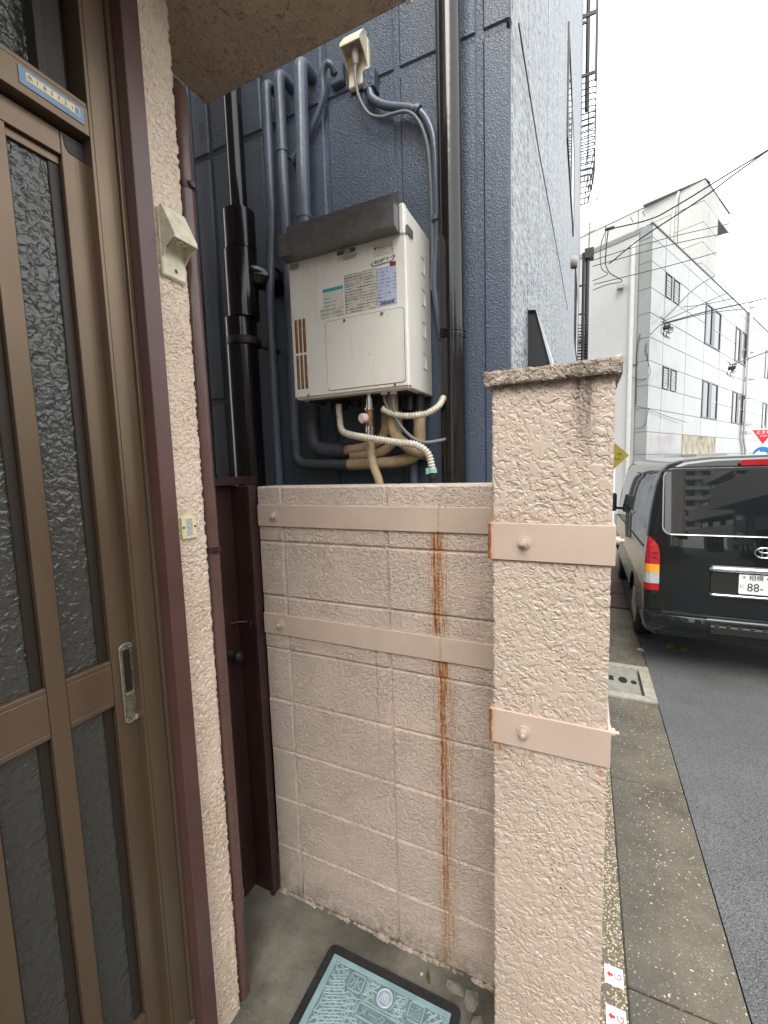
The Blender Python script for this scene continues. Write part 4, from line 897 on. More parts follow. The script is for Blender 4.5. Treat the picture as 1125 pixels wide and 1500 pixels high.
q = MB(); q.prism([(.325 + .036 * math.cos(R(a)), 4.235 + .062 * math.sin(R(a))) for a in range(0, 360, 20)], 2, ZR + .0082, ZR + .0092); q.prism([(.408 + .024 * math.cos(R(a)), 4.22 + .036 * math.sin(R(a))) for a in range(0, 360, 20)], 2, ZR + .0082, ZR + .0092); q.box((.20, 4.20, ZR + .0082), (.252, 4.29, ZR + .0092)); q.build('lifting_hole', 'hood_dark', dl)
for i, (y0, lab) in enumerate(((6.37, 'nearer rusty checker plate lying in the gutter beside the van'), (7.05, 'farther rusty checker plate lying in the gutter beside the van'))):
    rp = thing('gutter_plate', lab, 'ramp plate', (.4, y0, ZR), 'rusty plates in the gutter')
    q = MB(); q.bbox((.17, y0, ZR + .007), (.545, y0 + .63, ZR + .022), .003); q.build('plate', 'ramp_iron', rp)
    q = MB()
    for k in range(14): q.box((.185 + k * .026, y0 + .02, ZR + .022), (.194 + k * .026, y0 + .61, ZR + .026))
    q.build('plate_rib', 'ramp_iron', rp)
for i, (yc, lab) in enumerate(((1.675, 'small white gas marker tag stuck on the pebbled strip, farther one'), (1.535, 'small white gas marker tag at the bottom frame edge of the strip'))):
    gt = tag(MB().bbox((.094, yc - .034, ZR + .004), (.158, yc + .034, ZR + .007), .0008).build('gas_marker', 'plate_number'), lab, 'marker tag', 'gas marker tags')
    fr_ = lambda x, y: ((x, y, ZR + .0072), (0, 1, 0), (-1, 0, 0))
    text('letter', 'G', .034, fr_(.141, yc), 'sign_red', gt, .0002); 
    q = MB(); q.prism([(.102, yc), (.112, yc + .013), (.112, yc + .005), (.123, yc + .005), (.123, yc - .005), (.112, yc - .005), (.112, yc - .013)], 2, ZR + .0071, ZR + .0075); q.build('arrow', 'sign_red', gt)
tag(MB().box((.085, 1.455, ZR + .004), (.13, 1.49, ZR + .007)).build('marker_sticker', 'lens_orange'), 'orange yellow sticker at the lowest end of the pebbled strip', 'sticker')
rr = random.Random(8)
q = MB(); lump(q, (.53, 4.97, ZR + .02), (.035, .03, .022), rr); tag(q.build('street_stone', 'stone'), 'pale stone lying on the gutter edge behind the van', 'stone')
for (x, y), lab in zip(((.80, 5.17), (.86, 5.10), (.93, 5.14), (.84, 5.22)), ('leftmost yellow leaf of the few under the van tail', 'yellow leaf nearest the camera under the van tail', 'rightmost yellow leaf of the few under the van tail', 'yellow leaf lying farthest under the van tail')):
    q = MB(); a = rr.uniform(0, 6); u = Vector((math.cos(a), math.sin(a), .1)) * .045; v_ = Vector((-math.sin(a), math.cos(a), .2)) * .03; c_ = Vector((x, y, ZR + .012))
    q.add([c_ - u, c_ + v_, c_ + u * 1.1 + Vector((0, 0, .01)), c_ - v_], [(0, 1, 2), (0, 2, 3)]); tag(q.build('fallen_leaf', 'leaf_yellow'), lab, 'leaf', 'fallen leaves behind the van')
# ------------------------------------------------------------------ van
VX, VW, VY, VL = 1.3425, .8475, 4.50, 4.69
vn = thing('van', 'glossy dark green van parked at the kerb seen from behind', 'van', (VX, VY + 2.3, ZR))
sec = [(.60, .37), (.06, .38), (.02, .40), (.0, .46), (.0, .78), (.004, 1.0), (.018, 1.22), (.045, 1.50), (.078, 1.72), (.115, 1.84), (.165, 1.905), (.26, 1.945), (.45, 1.968), (.8475, 1.975)]
def lean(z): return max(0, z - .95) * .085
def front(y, z):
    """roof and screen fall away over the last metre"""
    f = (y - (VL - 1.25)) / 1.25
    if f <= 0 or z < 1.0: return z
    return 1.0 + (z - 1.0) * max(.04, 1 - f ** 1.7)
st = [(0, .055), (.008, .028), (.025, .010), (.05, .003), (.09, 0)] + [(.2 + .25 * k, 0) for k in range(17)] + [(4.35, .01), (4.5, .03), (4.62, .08), (4.69, .16)]
vs, fs = [], []; NP = 2 * len(sec) - 1
for y, ins in st:
    for k in range(NP):
        i = k if k < len(sec) else 2 * len(sec) - 2 - k; sgn = -1 if k < len(sec) else 1
        d, z = sec[i]; w = max(0, VW - d - ins)
        zz = z - ins * .8 if z > 1.9 else (z + ins * .5 if z < .3 else z)
        vs.append((VX + sgn * w, VY + y + lean(zz) * max(0, 1 - y / 1.2), ZR + front(y, zz)))
for a in range(len(st) - 1):
    for k in range(NP - 1): fs.append((a * NP + k, a * NP + k + 1, (a + 1) * NP + k + 1, (a + 1) * NP + k))
    fs.append((a * NP + NP - 1, a * NP, (a + 1) * NP, (a + 1) * NP + NP - 1))
fs.append(tuple(range(NP))); fs.append(tuple(range((len(st) - 1) * NP, len(st) * NP))[::-1])
me = bpy.data.meshes.new('body'); me.from_pydata(vs, [], fs)
bm = bmesh.new(); bm.from_mesh(me); bmesh.ops.triangulate(bm, faces=[f for f in bm.faces if len(f.verts) > 4]); bmesh.ops.recalc_face_normals(bm, faces=bm.faces); bm.to_mesh(me); bm.free()
tmp = bpy.data.objects.new('tmp', me); COL.objects.link(tmp); cut = []
for yy in (1.06, 3.63):
    for x0, x1 in ((VX - VW - .1, VX - VW + .26), (VX + VW - .26, VX + VW + .1)):
        q = MB(); q.tube([(x0, VY + yy, ZR + .33), (x1, VY + yy, ZR + .33)], .375, 28); c_ = q.build('cut', 'van_paint'); cut.append(c_)
        m_ = tmp.modifiers.new('b', 'BOOLEAN'); m_.object = c_; m_.operation = 'DIFFERENCE'; m_.solver = 'EXACT'
dg = bpy.context.evaluated_depsgraph_get(); body_me = bpy.data.meshes.new_from_object(tmp.evaluated_get(dg))
for o in cut + [tmp]: bpy.data.objects.remove(o)
bm = bmesh.new(); bm.from_mesh(body_me)
for f in bm.faces: f.smooth = True
for e in bm.edges:
    if len(e.link_faces) == 2 and e.calc_face_angle(0) > R(32): e.smooth = False
bm.to_mesh(body_me); bm.free(); body_me.materials.clear(); body = link('body', body_me, 'van_paint', vn)
def sx(z):                                                       # half-width of the side at height z
    for (d0, z0), (d1, z1) in zip(sec[1:-1], sec[2:]):
        if z0 <= z <= z1: return VW - (d0 + (d1 - d0) * (z - z0) / (z1 - z0))
    return VW
def rear(pts, off, n, m, par, thick=.003):
    """flat shape on the tail, pts are (x from the van centre, height above road)"""
    q = MB(); k = len(pts)
    f_ = [(VX + x, VY + lean(z) - off - thick, ZR + z) for x, z in pts] + [(VX + x, VY + lean(z) - off + .02, ZR + z) for x, z in pts]
    q.add(f_, [tuple(range(k)), tuple(range(k, 2 * k))[::-1]] + [(i, (i + 1) % k, k + (i + 1) % k, k + i) for i in range(k)])
    return q.build(n, m, par)
def side(pts, off, n, m, par, sgn=-1):
    q = MB(); k = len(pts)
    f_ = [(VX + sgn * (sx(z) + off), VY + y + lean(z) * max(0, 1 - y / 1.2), ZR + z) for y, z in pts] + [(VX + sgn * (sx(z) - .01), VY + y + lean(z) * max(0, 1 - y / 1.2), ZR + z) for y, z in pts]
    q.add(f_, [tuple(range(k)), tuple(range(k, 2 * k))[::-1]] + [(i, (i + 1) % k, k + (i + 1) % k, k + i) for i in range(k)]); return q.build(n, m, par)
rear(rrect(-.725, .56, .725, 1.885, .09, 5), -.003, 'tailgate', 'van_paint', vn, .006)
rear(rrect(-.722, 1.286, .722, 1.872, .075, 5), .0055, 'rear_window_seal', 'van_alloy', vn, .0012)
rear(rrect(-.712, 1.301, .712, 1.868, .07, 5), .0075, 'rear_window', 'van_glass', vn, .002)
rear(rrect(-.725, 1.845, .725, 1.862, .006, 3), .009, 'window_top_line', 'van_trim', vn, .002)
rear(rrect(-.185, 1.885, .185, 1.928, .02, 4), .012, 'brake_light', 'lens_red', vn, .012)
def bar(x0, x1, z, r, n):
    q = MB(); q.tube([(VX + x, VY + lean(z) - .012, ZR + z) for x in (x0, x0 + .012, x0 + .03, x1 - .03, x1 - .012, x1)], r, 14, True, [r * .35, r * .75, r, r, r * .75, r * .35]); q.build(n, 'chrome', vn)
bar(-.372, .372, 1.010, .024, 'garnish')
rear(rrect(-.355, .790, .355, .985, .02, 3), .0045, 'plate_recess', 'van_trim', vn, .001)
bar(-.362, .362, .784, .012, 'plate_garnish'); bar(-.66, .66, 1.290, .0045, 'window_trim')
np2 = rear(rrect(-.165, .810, .165, .975, .008, 3), .012, 'number_plate', 'plate_number', vn, .002)
ry = lambda z: VY + lean(z) - .0146
rf = lambda x, z: ((VX + x, ry(z), ZR + z), (1, 0, 0), (0, 0, 1))
text('lettering', '相模 4', .050, rf(-.100, .948), 'ink', np2, .0002, 'LEFT'); text('lettering', 'に', .036, rf(-.142, .873), 'ink', np2, .0002); text('lettering', '88-', .098, rf(-.110, .866), 'ink', np2, .0006, 'LEFT', .86)
q = MB(); q.tube([(VX - .130, ry(.95), ZR + .955), (VX - .130, ry(.95) - .002, ZR + .955)], .009, 12); q.build('plate_seal', 'plastic_grey', np2)
# emblem: three ovals
q = MB()
def oval(cx, cz, a, b, r): q.tube([(VX + cx + a * math.cos(R(t_)), VY + lean(1.17) - .013, ZR + cz + b * math.sin(R(t_))) for t_ in range(0, 361, 12)], r, 6, False)
oval(0, 1.163, .066, .043, .0055); oval(0, 1.163, .021, .041, .0045); oval(0, 1.183, .043, .020, .0045); q.build('emblem', 'chrome', vn)
# tail lights wrap the corner
for sgn in (-1, 1):
    tl = None
    for n, m, z0, z1 in (('tail_light', 'lens_red', 1.02, 1.262), ('indicator', 'lens_orange', .945, 1.02), ('reverse_light', 'lens_clear', .845, .945), ('tail_light_base', 'lens_red', .782, .845)):
        q = MB(); x_in = .735; prof = [(VW - .004, .15), (VW + .004, .12), (VW + .003, .04), (VW - .012, .012), (VW - .04, -.008), (x_in, -.010), (x_in, .03), (VW - .06, .10)]
        def row(z): 
            cut_ = 0
            return [(VX + sgn * min(x, sx(z) + .004 if x > .8 else x), VY + y + lean(z), ZR + z) for x, y in prof]
        if n == 'tail_light':
            zs = [1.02, 1.12, 1.19, 1.23, 1.262]; rows = []
            for z in zs:
                p = row(z); f_ = max(0, (z - 1.13) / .132)
                p[4] = tuple(Vector(p[4]).lerp(Vector(p[3]), f_ * .5)); p[5] = tuple(Vector(p[5]).lerp(Vector(p[4]), f_ ** 2 * .9)); p[6] = tuple(Vector(p[6]).lerp(Vector(p[7]), f_ ** 2 * .8)); rows.append(p)
        else: rows = [row(z0 + .001), row(z1 - .001)]
        k = len(prof); vv = [p for r_ in rows for p in r_]
        q.add(vv, [tuple(range(k)), tuple(range((len(rows) - 1) * k, len(rows) * k))[::-1]] + [(a * k + i, a * k + (i + 1) % k, (a + 1) * k + (i + 1) % k, (a + 1) * k + i) for a in range(len(rows) - 1) for i in range(k)])
        o_ = q.build(n, m, vn if tl is None else tl); tl = tl or o_
    q = MB(); 
    for z in (1.07, 1.11): q.box((VX + sgn * (.775 if sgn > 0 else .775) - .022, VY - .0125 + lean(z), ZR + z), (VX + sgn * .775 + .022, VY + lean(z), ZR + z + .022))
    q.build('bulb', 'lens_orange' if False else 'lens_red_dark', tl)
# bumper with step
q = MB(); bp_ = [(-.845, .16), (-.852, .05), (-.83, -.035), (-.78, -.062), (-.40, -.075), (.40, -.075), (.78, -.062), (.83, -.035), (.852, .05), (.845, .16)]
n = len(bp_)
def brow(z, k): return [(VX + x * (1 - .012 * k), VY + y + k * .03, ZR + z) for x, y in bp_]
rows = [brow(.415, 1.2), brow(.44, .4), brow(.50, 0), brow(.575, .05), brow(.59, .5)]
q.add([p for r_ in rows for p in r_], [(a * n + i, a * n + i + 1, (a + 1) * n + i + 1, (a + 1) * n + i) for a in range(4) for i in range(n - 1)] + [tuple(4 * n + i for i in range(n)), tuple(range(n))[::-1]], True)
bu = q.build('bumper', 'van_paint', vn)
q = MB(); q.prism([(-.84, .16), (-.82, -.03), (-.77, -.056), (-.385, -.069), (-.385, .02), (-.8, .02)], 2, .591, .597)
q = MB(); q.prism([(VX - .835, VY + .02), (VX - .775, VY - .058), (VX - .385, VY - .071), (VX - .385, VY + .0), (VX - .80, VY + .02)], 2, ZR + .578, ZR + .598); q.prism([(VX + .835, VY + .02), (VX + .775, VY - .058), (VX + .385, VY - .071), (VX + .385, VY + .0), (VX + .80, VY + .02)], 2, ZR + .578, ZR + .598); q.build('bumper_shoulder', 'van_paint', bu)
q = MB(); q.bbox((VX - .37, VY - .095, ZR + .455), (VX + .37, VY + .02, ZR + .535), .012); stp = q.build('bumper_step', 'van_trim', bu)
q = MB()
for k in range(9): q.bbox((VX - .33 + k * .08, VY - .10, ZR + .535), (VX - .30 + k * .08, VY, ZR + .541), .002)
q.build('step_tread', 'van_trim', stp)
# side glass, pillars, mouldings
for sgn in (-1, 1):
    sw = side([(.30, 1.30), (1.44, 1.30), (1.44, 1.80), (.40, 1.80), (.29, 1.70)], .002, 'side_window', 'van_glass', vn, sgn)
    side([(1.50, 1.30), (2.60, 1.30), (2.60, 1.80), (1.50, 1.80)], .002, 'side_window', 'van_glass', vn, sgn)
    side([(2.70, 1.28), (3.75, 1.20), (3.60, 1.50), (3.25, 1.78), (2.70, 1.80)], .002, 'side_window', 'van_glass', vn, sgn)
    side([(.25, 1.13), (3.9, 1.04), (3.9, 1.055), (.25, 1.145)], .006, 'side_moulding', 'van_trim', vn, sgn)
    side([(1.46, .36), (1.468, .36), (1.468, 1.84), (1.46, 1.84)], .001, 'door_gap', 'van_trim', vn, sgn); side([(2.65, .36), (2.658, .36), (2.658, 1.84), (2.65, 1.84)], .001, 'door_gap', 'van_trim', vn, sgn)
    q = MB(); xx = VX + sgn * (VW + .02); q.bbox((xx - .09 + sgn * .05, VY + 3.62, ZR + 1.12), (xx + .05 + sgn * .06, VY + 3.72, ZR + 1.42), .02); q.tube([(VX + sgn * .8, VY + 3.75, ZR + 1.15), (xx + sgn * .05, VY + 3.68, ZR + 1.18)], .02, 8); q.build('door_mirror', 'van_trim', vn)
    for yy in (1.06, 3.63):
        q = MB(); x1 = VX + sgn * (VW - .025); x0 = VX + sgn * (VW - .20); rd = [.26, .31, .325, .325, .31, .21]; 
        q.tube([(x0, VY + yy, ZR + .327), (x0 + sgn * .005, VY + yy, ZR + .327), (x0 + sgn * .03, VY + yy, ZR + .327), (x1 - sgn * .03, VY + yy, ZR + .327), (x1 - sgn * .004, VY + yy, ZR + .327), (x1, VY + yy, ZR + .327)], .3, 28, True, rd); ty = q.build('wheel', 'tyre', vn)
        q = MB(); q.tube([(x1 - sgn * .02, VY + yy, ZR + .327), (x1 + sgn * .004, VY + yy, ZR + .327), (x1 + sgn * .006, VY + yy, ZR + .327), (x1 + sgn * .022, VY + yy, ZR + .327)], .2, 24, True, [.205, .205, .10, .075]); q.build('wheel_cover', 'van_alloy', ty)
q = MB(); q.box((VX - .60, VY + .7, ZR + .28), (VX + .60, VY + 4.4, ZR + .38)); q.build('underbody', 'van_trim', vn)

# ------------------------------------------------------------------ white panelled building
WC = Vector((1.8375, 17.5, 0)); af, al = R(24.5), R(-60)
uf = Vector((math.sin(af), math.cos(af), 0)); nf = Vector((math.cos(af), -math.sin(af), 0))
ul = Vector((math.sin(al), math.cos(al), 0)); nl = Vector((math.sin(al - math.pi / 2), math.cos(al - math.pi / 2), 0))
if nl.y > 0: nl = -nl
zz_ = lambda z: H + (z - H) * 1.25
wbg = thing('building', 'white panelled corner building with stair tower and dark framed windows', 'building', (WC.x, WC.y, ZR))
rows_z = [zz_(z) for z in (7.80, 7.46, 6.86, 6.19, 5.55, 4.92, 4.31, 3.66, 3.04, 2.41, 1.79, 1.17, .55, .0)] + [ZR]
cols_t = [t_ * 1.25 for t_ in (0, 1.056, 3.13, 5.08, 7.15, 9.42, 11.4, 13.5, 15.72, 18, 20.2)]
def slabq(mb, p, u, n_, t0, t1, z0, z1, d0, d1):
    vs = []
    for z in (z0, z1):
        for t_, d in ((t0, d0), (t1, d0), (t1, d1), (t0, d1)): v = p + u * t_ + n_ * d; vs.append((v.x, v.y, z))
    mb.add(vs, [(0, 3, 2, 1), (4, 5, 6, 7), (0, 1, 5, 4), (1, 2, 6, 5), (2, 3, 7, 6), (3, 0, 4, 7)])
q = MB(); b0, b1, b2, b3 = WC, WC + uf * 30, WC + uf * 30 + ul * 14, WC + ul * 14; inn_ = -(nf + nl) * .003
q.prism([((p + inn_).x, (p + inn_).y) for p in (b0, b1, b2, b3)], 2, ZR, rows_z[0] - .02); q.build('wall_core', 'panel_joint', wbg)
wins = {(3, 2): 0, (5, 2): 0, (8, 2): 0, (3, 6): 0, (5, 6): 0, (8, 6): 0}      # (column, top row), two rows high
def panel(p, u, n_, t0, t1, z1, z0, m='enamel_panel'):
    q = MB(); slabq(q, p, u, n_, t0 + .018, t1 - .018, z0 + .012, z1 - .012, -.03, .007 + rr.uniform(-.003, .003)); return q.build('panel', m, wbg)
def window(t0, t1, z0, z1):
    q = MB()
    for a, b, c, d in ((t0, t1, z0, z0 + .06), (t0, t1, z1 - .06, z1), (t0, t0 + .14, z0 + .06, z1 - .06), (t1 - .14, t1, z0 + .06, z1 - .06), ((t0 + t1) / 2 - .30, (t0 + t1) / 2 + .14, z0 + .06, z1 - .06)): slabq(q, WC, uf, nf, a, b, c, d, -.03, .03)
    w_ = q.build('window', 'window_frame', wbg)
    for a, b in ((t0 + .14, (t0 + t1) / 2 - .30), ((t0 + t1) / 2 + .14, t1 - .14)):
        q = MB(); slabq(q, WC, uf, nf, a, b, z0 + .06, z1 - .06, -.025, .0); q.build('pane', 'window_glass', w_)
    q = MB(); slabq(q, WC, uf, nf, (t0 + t1) / 2 + .14, t1 - .09, (z0 + z1) / 2 - .02, (z0 + z1) / 2 + .02, .001, .012); q.build('glazing_bar', 'louvre', w_)
rr = random.Random(31)
def louvre(t0, t1, z0, z1, mm):
    q = MB()
    for a, b, c, d in ((t0, t1, z0, z0 + .03), (t0, t1, z1 - .03, z1), (t0, t0 + .035, z0 + .03, z1 - .03), (t1 - .035, t1, z0 + .03, z1 - .03)): slabq(q, WC, uf, nf, a, b, c, d, -.03, .03)
    w_ = q.build('louvre_window', 'window_frame', wbg); q = MB(); slabq(q, WC, uf, nf, t0 + .03, t1 - .03, z0 + .03, z1 - .03, -.028, -.02); q.build('louvre_back', 'window_frame', w_); k = 8
    for i in range(k):
        z = z0 + .04 + (z1 - z0 - .08) * i / k; h_ = (z1 - z0 - .08) / k * .62; q = MB(); slabq(q, WC, uf, nf, t0 + .036, t1 - .036, z, z + h_, -.012, .006 if i % 2 else .010); q.build('louvre_slat', mm, w_)
for ci in range(len(cols_t) - 1):
    for ri in range(len(rows_z) - 1):
        if (ci, ri) in wins: window(cols_t[ci] + .03, cols_t[ci + 1] - .03, rows_z[ri + 2] - (.0), rows_z[ri] + (.04)); continue
        if (ci, ri - 1) in wins: continue
        if ci in (2, 3) and ri == 9: continue
        if ci in (2, 3) and ri == 10: continue
        if ci == 1 and ri in (2, 6):
            t0, t1 = cols_t[1], cols_t[2]; z1, z0 = rows_z[ri], rows_z[ri + 1]
            louvre(1.42, 2.02, z0 + .02, z1 - .01, 'hood_dark' if False else 'louvre'); louvre(2.26, 2.88, z0 + .02, z1 - .01, 'louvre')
            panel(WC, uf, nf, 2.01, 2.27, z1, z0); panel(WC, uf, nf, 2.87, t1, z1, z0); continue
        if ri > 11 and ci > 2: continue
        panel(WC, uf, nf, cols_t[ci], cols_t[ci + 1], rows_z[ri], rows_z[ri + 1])
q = MB(); slabq(q, WC, uf, nf, cols_t[2] + .02, cols_t[4] - .1, rows_z[11], rows_z[9] - .02, -.03, .03); q.build('patched_wall', 'stained_concrete', wbg)
q = MB(); slabq(q, WC, uf, nf, cols_t[2] + .02, cols_t[2] + .75, rows_z[10] - .1, rows_z[10] + .28, .031, .06); q.build('shop_blind', 'hood_dark', wbg) if False else None
q = MB(); slabq(q, WC, uf, nf, cols_t[2], cols_t[4] - .05, rows_z[10] - .14, rows_z[10] - .02, .031, .5); q.build('shop_canopy', 'coping_grey', wbg)
q = MB(); slabq(q, WC, uf, nf, -.05, 30, rows_z[0] - .02, rows_z[0] + .03, -.06, .03); q.build('coping', 'coping_grey', wbg)
TL = .39                                                        # width of the panelled return on the left face
for ri in range(len(rows_z) - 2): panel(WC, ul, nl, -.012, TL, rows_z[ri], rows_z[ri + 1])
q = MB(); slabq(q, WC, ul, nl, TL + .03, 14, ZR, rows_z[0] - .16, -.03, .006); q.build('plaster_wall', 'plaster_lit_enamel', wbg)
q = MB(); slabq(q, WC, ul, nl, TL + .03, 14, rows_z[0] - .16, rows_z[0] - .09, -.03, .03); q.build('coping', 'coping_grey', wbg)
def wl_(t_, z, d): v = WC + ul * t_ + nl * d; return (v.x, v.y, z)
def wf_(t_, z, d): v = WC + uf * t_ + nf * d; return (v.x, v.y, z)
q = MB(); q.tube(bend([wl_(.62, 8.9, .0), wl_(.55, 8.75, .09), wl_(.55, ZR, .09)], .1), .075, 10); q.build('rain_pipe', 'white_pipe', wbg)
q = MB(); q.tube(bend([wl_(1.72, ZR, .12), wl_(1.72, 5.06, .12), wl_(.95, 5.30, .12), wl_(.92, 5.3, -.02)], .12), .055, 8); q.build('vent_pipe', 'white_pipe', wbg)
q = MB(); q.bbox((wl_(.95, 0, .12)[0] - .1, wl_(.95, 0, .12)[1] - .1, 7.55), (wl_(.95, 0, .12)[0] + .1, wl_(.95, 0, .12)[1] + .1, 7.72), .02); q.build('camera_box', 'plastic_grey', wbg)
q = MB(); q.tube([wf_(14.75, 9.9, .09), wf_(14.45, 6.4, .09), wf_(14.35, 2.6, .09), wf_(15.0, 2.0, .09), wf_(15.2, ZR, .09)], .06, 8); q.tube([wf_(14.4, 9.9, .09), wf_(14.3, 7.0, .09)], .06, 8)
for t_, z in ((14.9, 7.3), (15.3, 5.9), (14.6, 4.8), (15.2, 3.4), (15.4, 2.9)): q.bbox((wf_(t_, 0, .1)[0] - .14, wf_(t_, 0, .1)[1] - .14, z), (wf_(t_, 0, .1)[0] + .14, wf_(t_, 0, .1)[1] + .14, z + .2), .02)
q.build('conduit', 'white_pipe', wbg)
# stair tower
pc = WC + ul * .8 + uf * 8.61
ta = rows_z[0] - .3; tz = [14.34, 13.42, 12.5, 11.62, 10.7, 9.8, ta]
q = MB(); q.prism([((pc + v).x, (pc + v).y) for v in (ul * .04 + uf * .04, uf * 2.4 + ul * .04, uf * 2.4 + ul * 9, ul * 9 + uf * .04)], 2, ta, 14.3); q.build('tower_core', 'panel_joint', wbg)
for ri in range(len(tz) - 1):
    z1, z0 = tz[ri], tz[ri + 1]
    for t0, t1 in ((0, .85), (.85, 2.42)): panel(pc, uf, nf, t0, t1, z1, z0, 'plaster_lit_enamel')  # tower enamel coloured paler than the facade's, standing in for brighter light
    for t0, t1 in ((0, 1.05), (1.05, 2.9), (2.9, 4.6), (4.6, 6.4), (6.4, 9)): panel(pc, ul, nl, t0, t1, z1, z0, 'plaster_lit_enamel')
q = MB(); slabq(q, pc, uf, nf, 2.44, 4.55, 13.42, 14.33, -2.6, .0); q.build('tower_eave', 'enamel_panel', wbg)
q = MB(); slabq(q, pc, uf, nf, 2.44, 4.5, 13.40, 13.418, -2.55, -.05); q.build('eave_soffit', 'coping_grey', wbg)
q = MB(); slabq(q, pc, uf, nf, -.03, 4.6, 14.34, 14.39, -2.6, .03); slabq(q, pc, ul, nl, -.03, 9, 14.34, 14.385, -.6, .03); q.build('coping', 'coping_grey', wbg)
q = MB()
def tl_(t_, z, d): v = pc + ul * t_ + nl * d; return (v.x, v.y, z)
q.tube(bend([tl_(1.05, 14.3, .05), tl_(1.25, 13.4, .07), tl_(1.3, ta, .07)], .2), .06, 8); q.build('rain_pipe', 'white_pipe', wbg)
q = MB()
for t_ in (2.42, 3.0):
    q.tube(bend([tl_(t_, 9.3, .35), tl_(t_, 13.75, .35), tl_(t_ - .12, 13.8, .9)], .08), .028, 6)
for k in range(15): q.tube([tl_(2.42, 9.5 + k * .27, .35), tl_(3.0, 9.5 + k * .27, .35)], .018, 5)
q.build('roof_ladder', 'white_pipe', wbg)
q = MB(); q.bbox((tl_(2.8, 0, .5)[0] - .18, tl_(2.8, 0, .5)[1] - .18, 10.95), (tl_(2.8, 0, .5)[0] + .18, tl_(2.8, 0, .5)[1] + .18, 11.2), .03); q.build('floodlight', 'hood_dark', wbg)

# ------------------------------------------------------------------ overhead cables
def sag(a, b, s, n=10):
    a, b = Vector(a), Vector(b); return [a.lerp(b, i / n) - Vector((0, 0, s * 4 * (i / n) * (1 - i / n))) for i in range(n + 1)]
def through(pts, s=0, n=6): return crom(pts, n)
ext = lambda p, q_, k: tuple(Vector(p) + (Vector(p) - Vector(q_)) * k)
cabs = [
 ([(8.8, 11.0, 9.7), (3.77, 14.0, 8.85), (2.16, 15.0, 8.56), (1.52, 15.5, 8.57), (.5, 16.0, 8.78)], .018, 'upper thick overhead cable sloping from top right to the wall insulator'),
 ([(8.2, 12.6, 10.6), (3.78, 14.0, 8.84), (2.65, 14.5, 8.37), (1.36, 15.5, 8.11), (.53, 16.0, 7.75)], .018, 'second thick overhead cable crossing the white stair tower'),
 ([(10.5, 26, 12.4), (6.04, 22.0, 10.66), (3.03, 19.0, 9.4), (1.43, 17.0, 8.51), (.04, 15.5, 7.76)], .013, 'highest of three thin grey overhead wires passing the white parapet'),
 ([(9.5, 23, 10.8), (5.51, 20.0, 9.51), (2.76, 18.0, 8.75), (.07, 15.5, 7.59)], .013, 'middle of three thin grey overhead wires passing the white parapet'),
 ([(9.5, 22.6, 10.4), (5.53, 20.0, 9.1), (2.59, 18.0, 8.09), (.12, 15.5, 7.05)], .013, 'lowest of three thin grey overhead wires passing the white parapet'),
 ([(12, 33.6, 13.1), (7.26, 26.0, 9.72), (4.16, 21.0, 7.6), (2.26, 18.0, 6.29)], .015, 'thin wire rising right from the cable coil on the white facade'),
 ([(9.5, 23, 8.4), (5.62, 20.0, 7.11), (3.68, 18.5, 6.56), (2.27, 17.6, 6.14)], .022, 'thick black cable running right from the coil on the white facade'),
 ([(9.5, 22.9, 8.0), (5.63, 20.0, 6.87), (3.68, 18.5, 6.49), (2.14, 17.6, 6.1)], .012, 'thinner black cable just below the thick one at the coil'),
 ([(10, 28.5, 7.3), (6.85, 24.0, 6.01), (5.63, 22.0, 5.43), (4.9, 20.7, 5.08)], .024, 'short black cable ending in a lower coil on the white facade')]
cabs += [([(12, 30, 12.6), (6.6, 24, 9.9), (3.9, 20.6, 8.2), (2.3, 17.9, 6.35)], .014, 'thin wire just above the rising wire from the facade coil'),
 ([(13, 24, 8.9), (8, 22.5, 8.2), (4.2, 21.2, 7.55), (2.9, 20.4, 7.4)], .012, 'faint thin wire crossing the upper row of dark windows')]
for pts, r, lab in cabs: tag(MB().tube(through(pts), r, 6).build('overhead_cable', 'cable_black'), lab, 'cable', 'overhead cables')
drops = [([(.44, 16.0, 8.77), (.32, 15.9, 8.43), (.28, 15.9, 8.04), (.33, 15.8, 7.58), (.49, 15.8, 7.38), (.08, 15.5, 7.16)], .012, 'leftmost cable loop hanging below the insulator on the white wall'),
 ([(.49, 16.0, 8.75), (.45, 16.0, 8.31), (.43, 16.0, 7.77)], .02, 'short straight cable drop below the insulator on the white wall'),
 ([(.43, 16.0, 7.77), (.56, 15.9, 7.44), (.9, 15.8, 7.1), (.49, 15.6, 7.01), (.09, 15.4, 6.85)], .014, 'cable bending back left from a hook on the white wall'),
 ([(2.18, 17.6, 6.12), (1.89, 17.6, 5.83), (1.73, 17.5, 5.38), (1.80, 17.5, 5.08), (1.72, 17.6, 4.88), (1.27, 17.75, 4.94)], .012, 'cable drooping from the coil down the white corner'),
 ([(1.80, 17.5, 5.04), (1.9, 17.5, 4.54), (1.67, 17.55, 4.36), (1.35, 17.7, 4.52)], .009, 'thin slack loop low on the white corner'),
 ([(1.51, 17.6, 3.49), (1.86, 17.45, 3.35), (2.62, 19.0, 3.20), (3.6, 21.0, 3.06)], .010, 'thin cable running flat along the white facade above the shop'),
 ([(1.89, 17.45, 3.39), (1.77, 17.5, 2.82), (1.51, 17.6, 2.72)], .008, 'short slack wire near the yellow sign on the white corner'),
 ([(1.57, 17.6, 5.9), (1.50, 17.65, 5.26), (1.51, 17.65, 3.56)], .012, 'vertical cable down the white corner return')]
for pts, r, lab in drops: tag(MB().tube(through(pts), r, 6).build('hanging_cable', 'cable_black'), lab, 'cable', 'cables hanging on the white building')
rr = random.Random(17)
